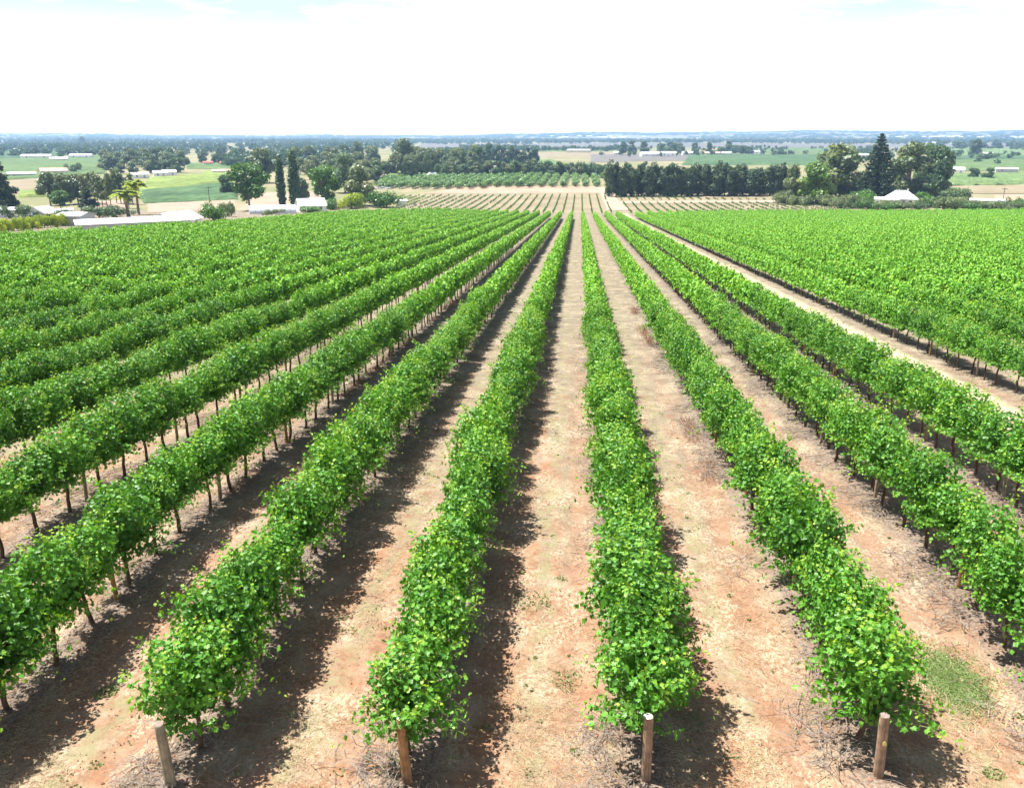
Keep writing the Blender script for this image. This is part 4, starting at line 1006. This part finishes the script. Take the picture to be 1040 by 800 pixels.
# rounded plastic tunnel
x, y, z = at(277, 217); e = empty('polytunnel', (x, y, z), A(277, 217)+.05, label='grey rounded plastic tunnel left of the white gabled hall', cat='tunnel')
th = np.linspace(0, math.pi, 13); g = G(); g.smooth = True; wl = 15.5
V = np.array([(xx, math.cos(t)*3.2, math.sin(t)**.8*2.9) for xx in np.linspace(-wl/2, wl/2, 9) for t in th]); i = np.arange(8)[:, None]*13; j = np.arange(12)[None]
g.add(V, np.stack([i+j, i+j+1, i+13+j+1, i+13+j], -1).reshape(-1, 4)); g.build('cover', M['plastic'], e)
for xx in np.linspace(-wl/2, wl/2, 9):
    q = G(); q.tube([(xx, math.cos(t)*3.24, math.sin(t)**.8*2.94) for t in th], .05, 5); q.build('hoop', M['steel'], e)
for s in (-1, 1):
    q = G(); q.add([(s*wl/2, math.cos(t)*3.18, math.sin(t)**.8*2.88) for t in th], [list(range(13))]); q.build('end_wall', M['white'], e)
farm = [ # px, py, w, d, wall, roof, wallm, roofm, label
 (38,161.5,34,14,4,1.5,'white','whiteroof','long white packing shed on the far left green field'),
 (83,161,26,12,4,1.5,'white','whiteroof','second white packing shed on the far left plain'),
 (60,164,18,10,3,1.5,'cream','whiteroof','low pale house between the two far packing sheds'),
 (49,177,11,8,2.6,1.8,'cream','pinkroof','pink-roofed house left of the pair behind the gum grove'),
 (60,177,11,8,2.6,1.8,'cream','pinkroof','pink-roofed house right of the pair behind the gum grove'),
 (22,180,17,8,2.4,1.0,'greywall','lightgrey','grey open shed beside the tan paddock'),
 (142,181,11,7,2.6,1.0,'white','whiteroof','white shed at the left end of the yellow-green field'),
 (163,179.5,9,7,2.8,1.2,'white','whiteroof','white shed behind the yellow-green field'),
 (172,178.5,9,7,2.8,1.2,'white','whiteroof','white cottage behind the yellow-green field, nearest the gum wood'),
 (211,168,9,8,2.6,1.2,'cream','redroof','red-roofed house left of the far belt'),
 (229,168,9,8,2.6,1.2,'cream','redroof','red-roofed house by the large round tree'),
 (227,177,15,8,2.4,1.0,'cream','pinkroof','salmon-roofed shed beyond the yellow-green field'),
 (374,172,8,7,3.2,1.6,'white','whiteroof','small white house in the loose gum wood'),
 (327,155,26,10,3,1.5,'white','whiteroof','pale shed beyond the loose gum wood'),
 (493,172,20,8,3,1.2,'white','whiteroof','long white shed under the dark pines'),
 (523,173.5,8,6,2.5,1,'white','whiteroof','small white cabin in the tree belt behind the orchard'),
 (474,180.5,9,6,2.5,.9,'white','whiteroof','white cabin at the top of the orchard'),
 (588,155,40,12,4,1.5,'cream','whiteroof','long pale shed on the far tan strip'),
 (662,159,32,12,4,2,'white','whiteroof','white packing shed in the far farm above the windbreak'),
 (679,159,20,12,4.5,2.2,'white','lightgrey','grey-roofed barn in the far farm above the windbreak'),
 (698,157.5,16,10,3.5,1.6,'white','whiteroof','white house in the far farm above the windbreak'),
 (724,158,22,10,3.6,1.6,'cream','pinkroof','pink-roofed barn in the far farm above the windbreak'),
 (738,158,14,10,3.6,1.6,'white','whiteroof','white barn right of the pink-roofed barn'),
 (762,156.5,36,12,4,1.6,'white','whiteroof','long white shed at the far end of the deep green field'),
 (872,160,26,10,3.6,1.2,'white','whiteroof','pale shed just left of the tiered pine'),
 (1003,158,12,9,3,1.2,'white','whiteroof','white house beyond the right green fields'),
 (1022,175,15,6,2.6,.8,'greywall','lightgrey','grey shed at the edge of the right hedge field'),
 (972,176,9,7,3,1.4,'white','whiteroof','white house behind the farmhouse trees'),
 (952,146.2,40,14,5,2,'white','whiteroof','white building in the far town beyond the right fields'),
 (1015,145.6,46,14,5,2,'white','whiteroof','largest white building in the far town on the right'),
 (628,157,14,8,3,1.4,'white','whiteroof','white shed above the left end of the windbreak'),
]
for i, (px, py, w, d, hw, hr, wm, rm, lab) in enumerate(farm):
    house('house' if w < 16 else 'farm_shed', px, py, w, d, hw, hr, A(px, py)+rng.uniform(-.3, .3), M[wm], M[rm], lab, 'house' if w < 16 else 'shed', win=2 if w < 16 else 3)
# two far towns on the horizon
for i in range(36):
    px = (560+rng.uniform(0, 110)) if i < 18 else (895+rng.uniform(0, 145)); py = rng.uniform(139.6, 141.5)
    x, y, z = at(px, py); g = G(); w = rng.uniform(18, 40); hh = rng.uniform(6, 11); e = empty('town_house', (x, y, z), rng.uniform(-.4, .4), label='tiny pale building in the ' + ('town on the middle of the horizon' if i < 18 else 'town on the right of the horizon'), cat='building', group='buildings of the ' + ('middle' if i < 18 else 'right-hand') + ' horizon town')
    g.box(-w/2, w/2, -12, 12, -2, hh); g.build('wall', M['greywall'], e)
    q = G(); q.add([(-w/2-1,-13,hh),(w/2+1,-13,hh),(w/2+1,0,hh+5),(-w/2-1,0,hh+5),(-w/2-1,13,hh),(w/2+1,13,hh)], [(0,1,2,3),(3,2,5,4)]); q.f.append((np.array([(1,5,2),(0,3,4)], np.int32), 0)); q.build('roof', M['lightgrey'], e)
# vehicles by the broad tree
def car(px, py, m, label):
    x, y, z = at(px, py); e = empty('parked_car', (x, y, z), rng.uniform(0, 3), label=label, cat='car', group='vehicles parked under the broad tree')
    g = G(); prof = [(-2.1,.35),(-2.1,.85),(-1.3,.95),(-.8,1.45),(.9,1.45),(1.5,.95),(2.1,.85),(2.1,.35)]; n = len(prof)
    V = [(a, -.85, b) for a, b in prof]+[(a, .85, b) for a, b in prof]; g.add(V, [list(range(n))]); g.f.append((np.array([list(range(2*n-1, n-1, -1))], np.int32), 0))
    for i in range(n): g.f.append((np.array([[i, i+n, (i+1) % n+n, (i+1) % n]], np.int32), 0))
    g.build('body', m, e)
    for sx in (-1.35, 1.35):
        for sy in (-.86, .86): q = G(); q.tube([(sx, sy-.1, .33), (sx, sy+.1, .33)], .33, 12); q.build('wheel', M['glass'], e)
    q = G(); q.box(-.7, .8, -.87, .87, 1.0, 1.32); q.build('window', M['glass'], e)
car(817, 206.5, M['glass'], 'dark parked car left of the broad bright tree trunk')
car(828, 207, M['white'], 'white parked car under the broad bright tree')
# power poles
for i, (px, py, hp) in enumerate(((1018,207,16),(1000,157,8),(1014,158,9),(213,206,16))):
    x, y, z = at(px, py); h = hp/ppm(x, y); e = empty('power_pole', (x, y, z), A(px, py), label='thin timber power pole ' + ('by the flat white cottage', 'left one in the far right fields', 'right one in the far right fields', 'over the deep green field')[i], cat='pole', group='power poles')
    q = G(); q.tube([(0,0,-.3),(0,0,h)], [.16,.12], 6); q.build('pole', M['trunkdark'], e); q = G(); q.box(-1.1, 1.1, -.07, .07, h-.7, h-.5); q.build('crossarm', M['trunkdark'], e)

# ---------------------------------------------------------------- the air
g = G(); g.box(-16500, 16500, -90, 16500, -25, 170)
m = bpy.data.materials.new('haze'); m.use_nodes = True; N = m.node_tree.nodes; L = m.node_tree.links
N.remove(N['Principled BSDF']); v = N.new('ShaderNodeVolumePrincipled'); v.inputs['Density'].default_value = 0.00013; v.inputs['Color'].default_value = (.42, .66, 1.0, 1); v.inputs['Anisotropy'].default_value = 0.2
L.new(v.outputs[0], N['Material Output'].inputs['Volume'])
g.build('haze', m, kind='stuff', label='thin pale blue haze over the plain')
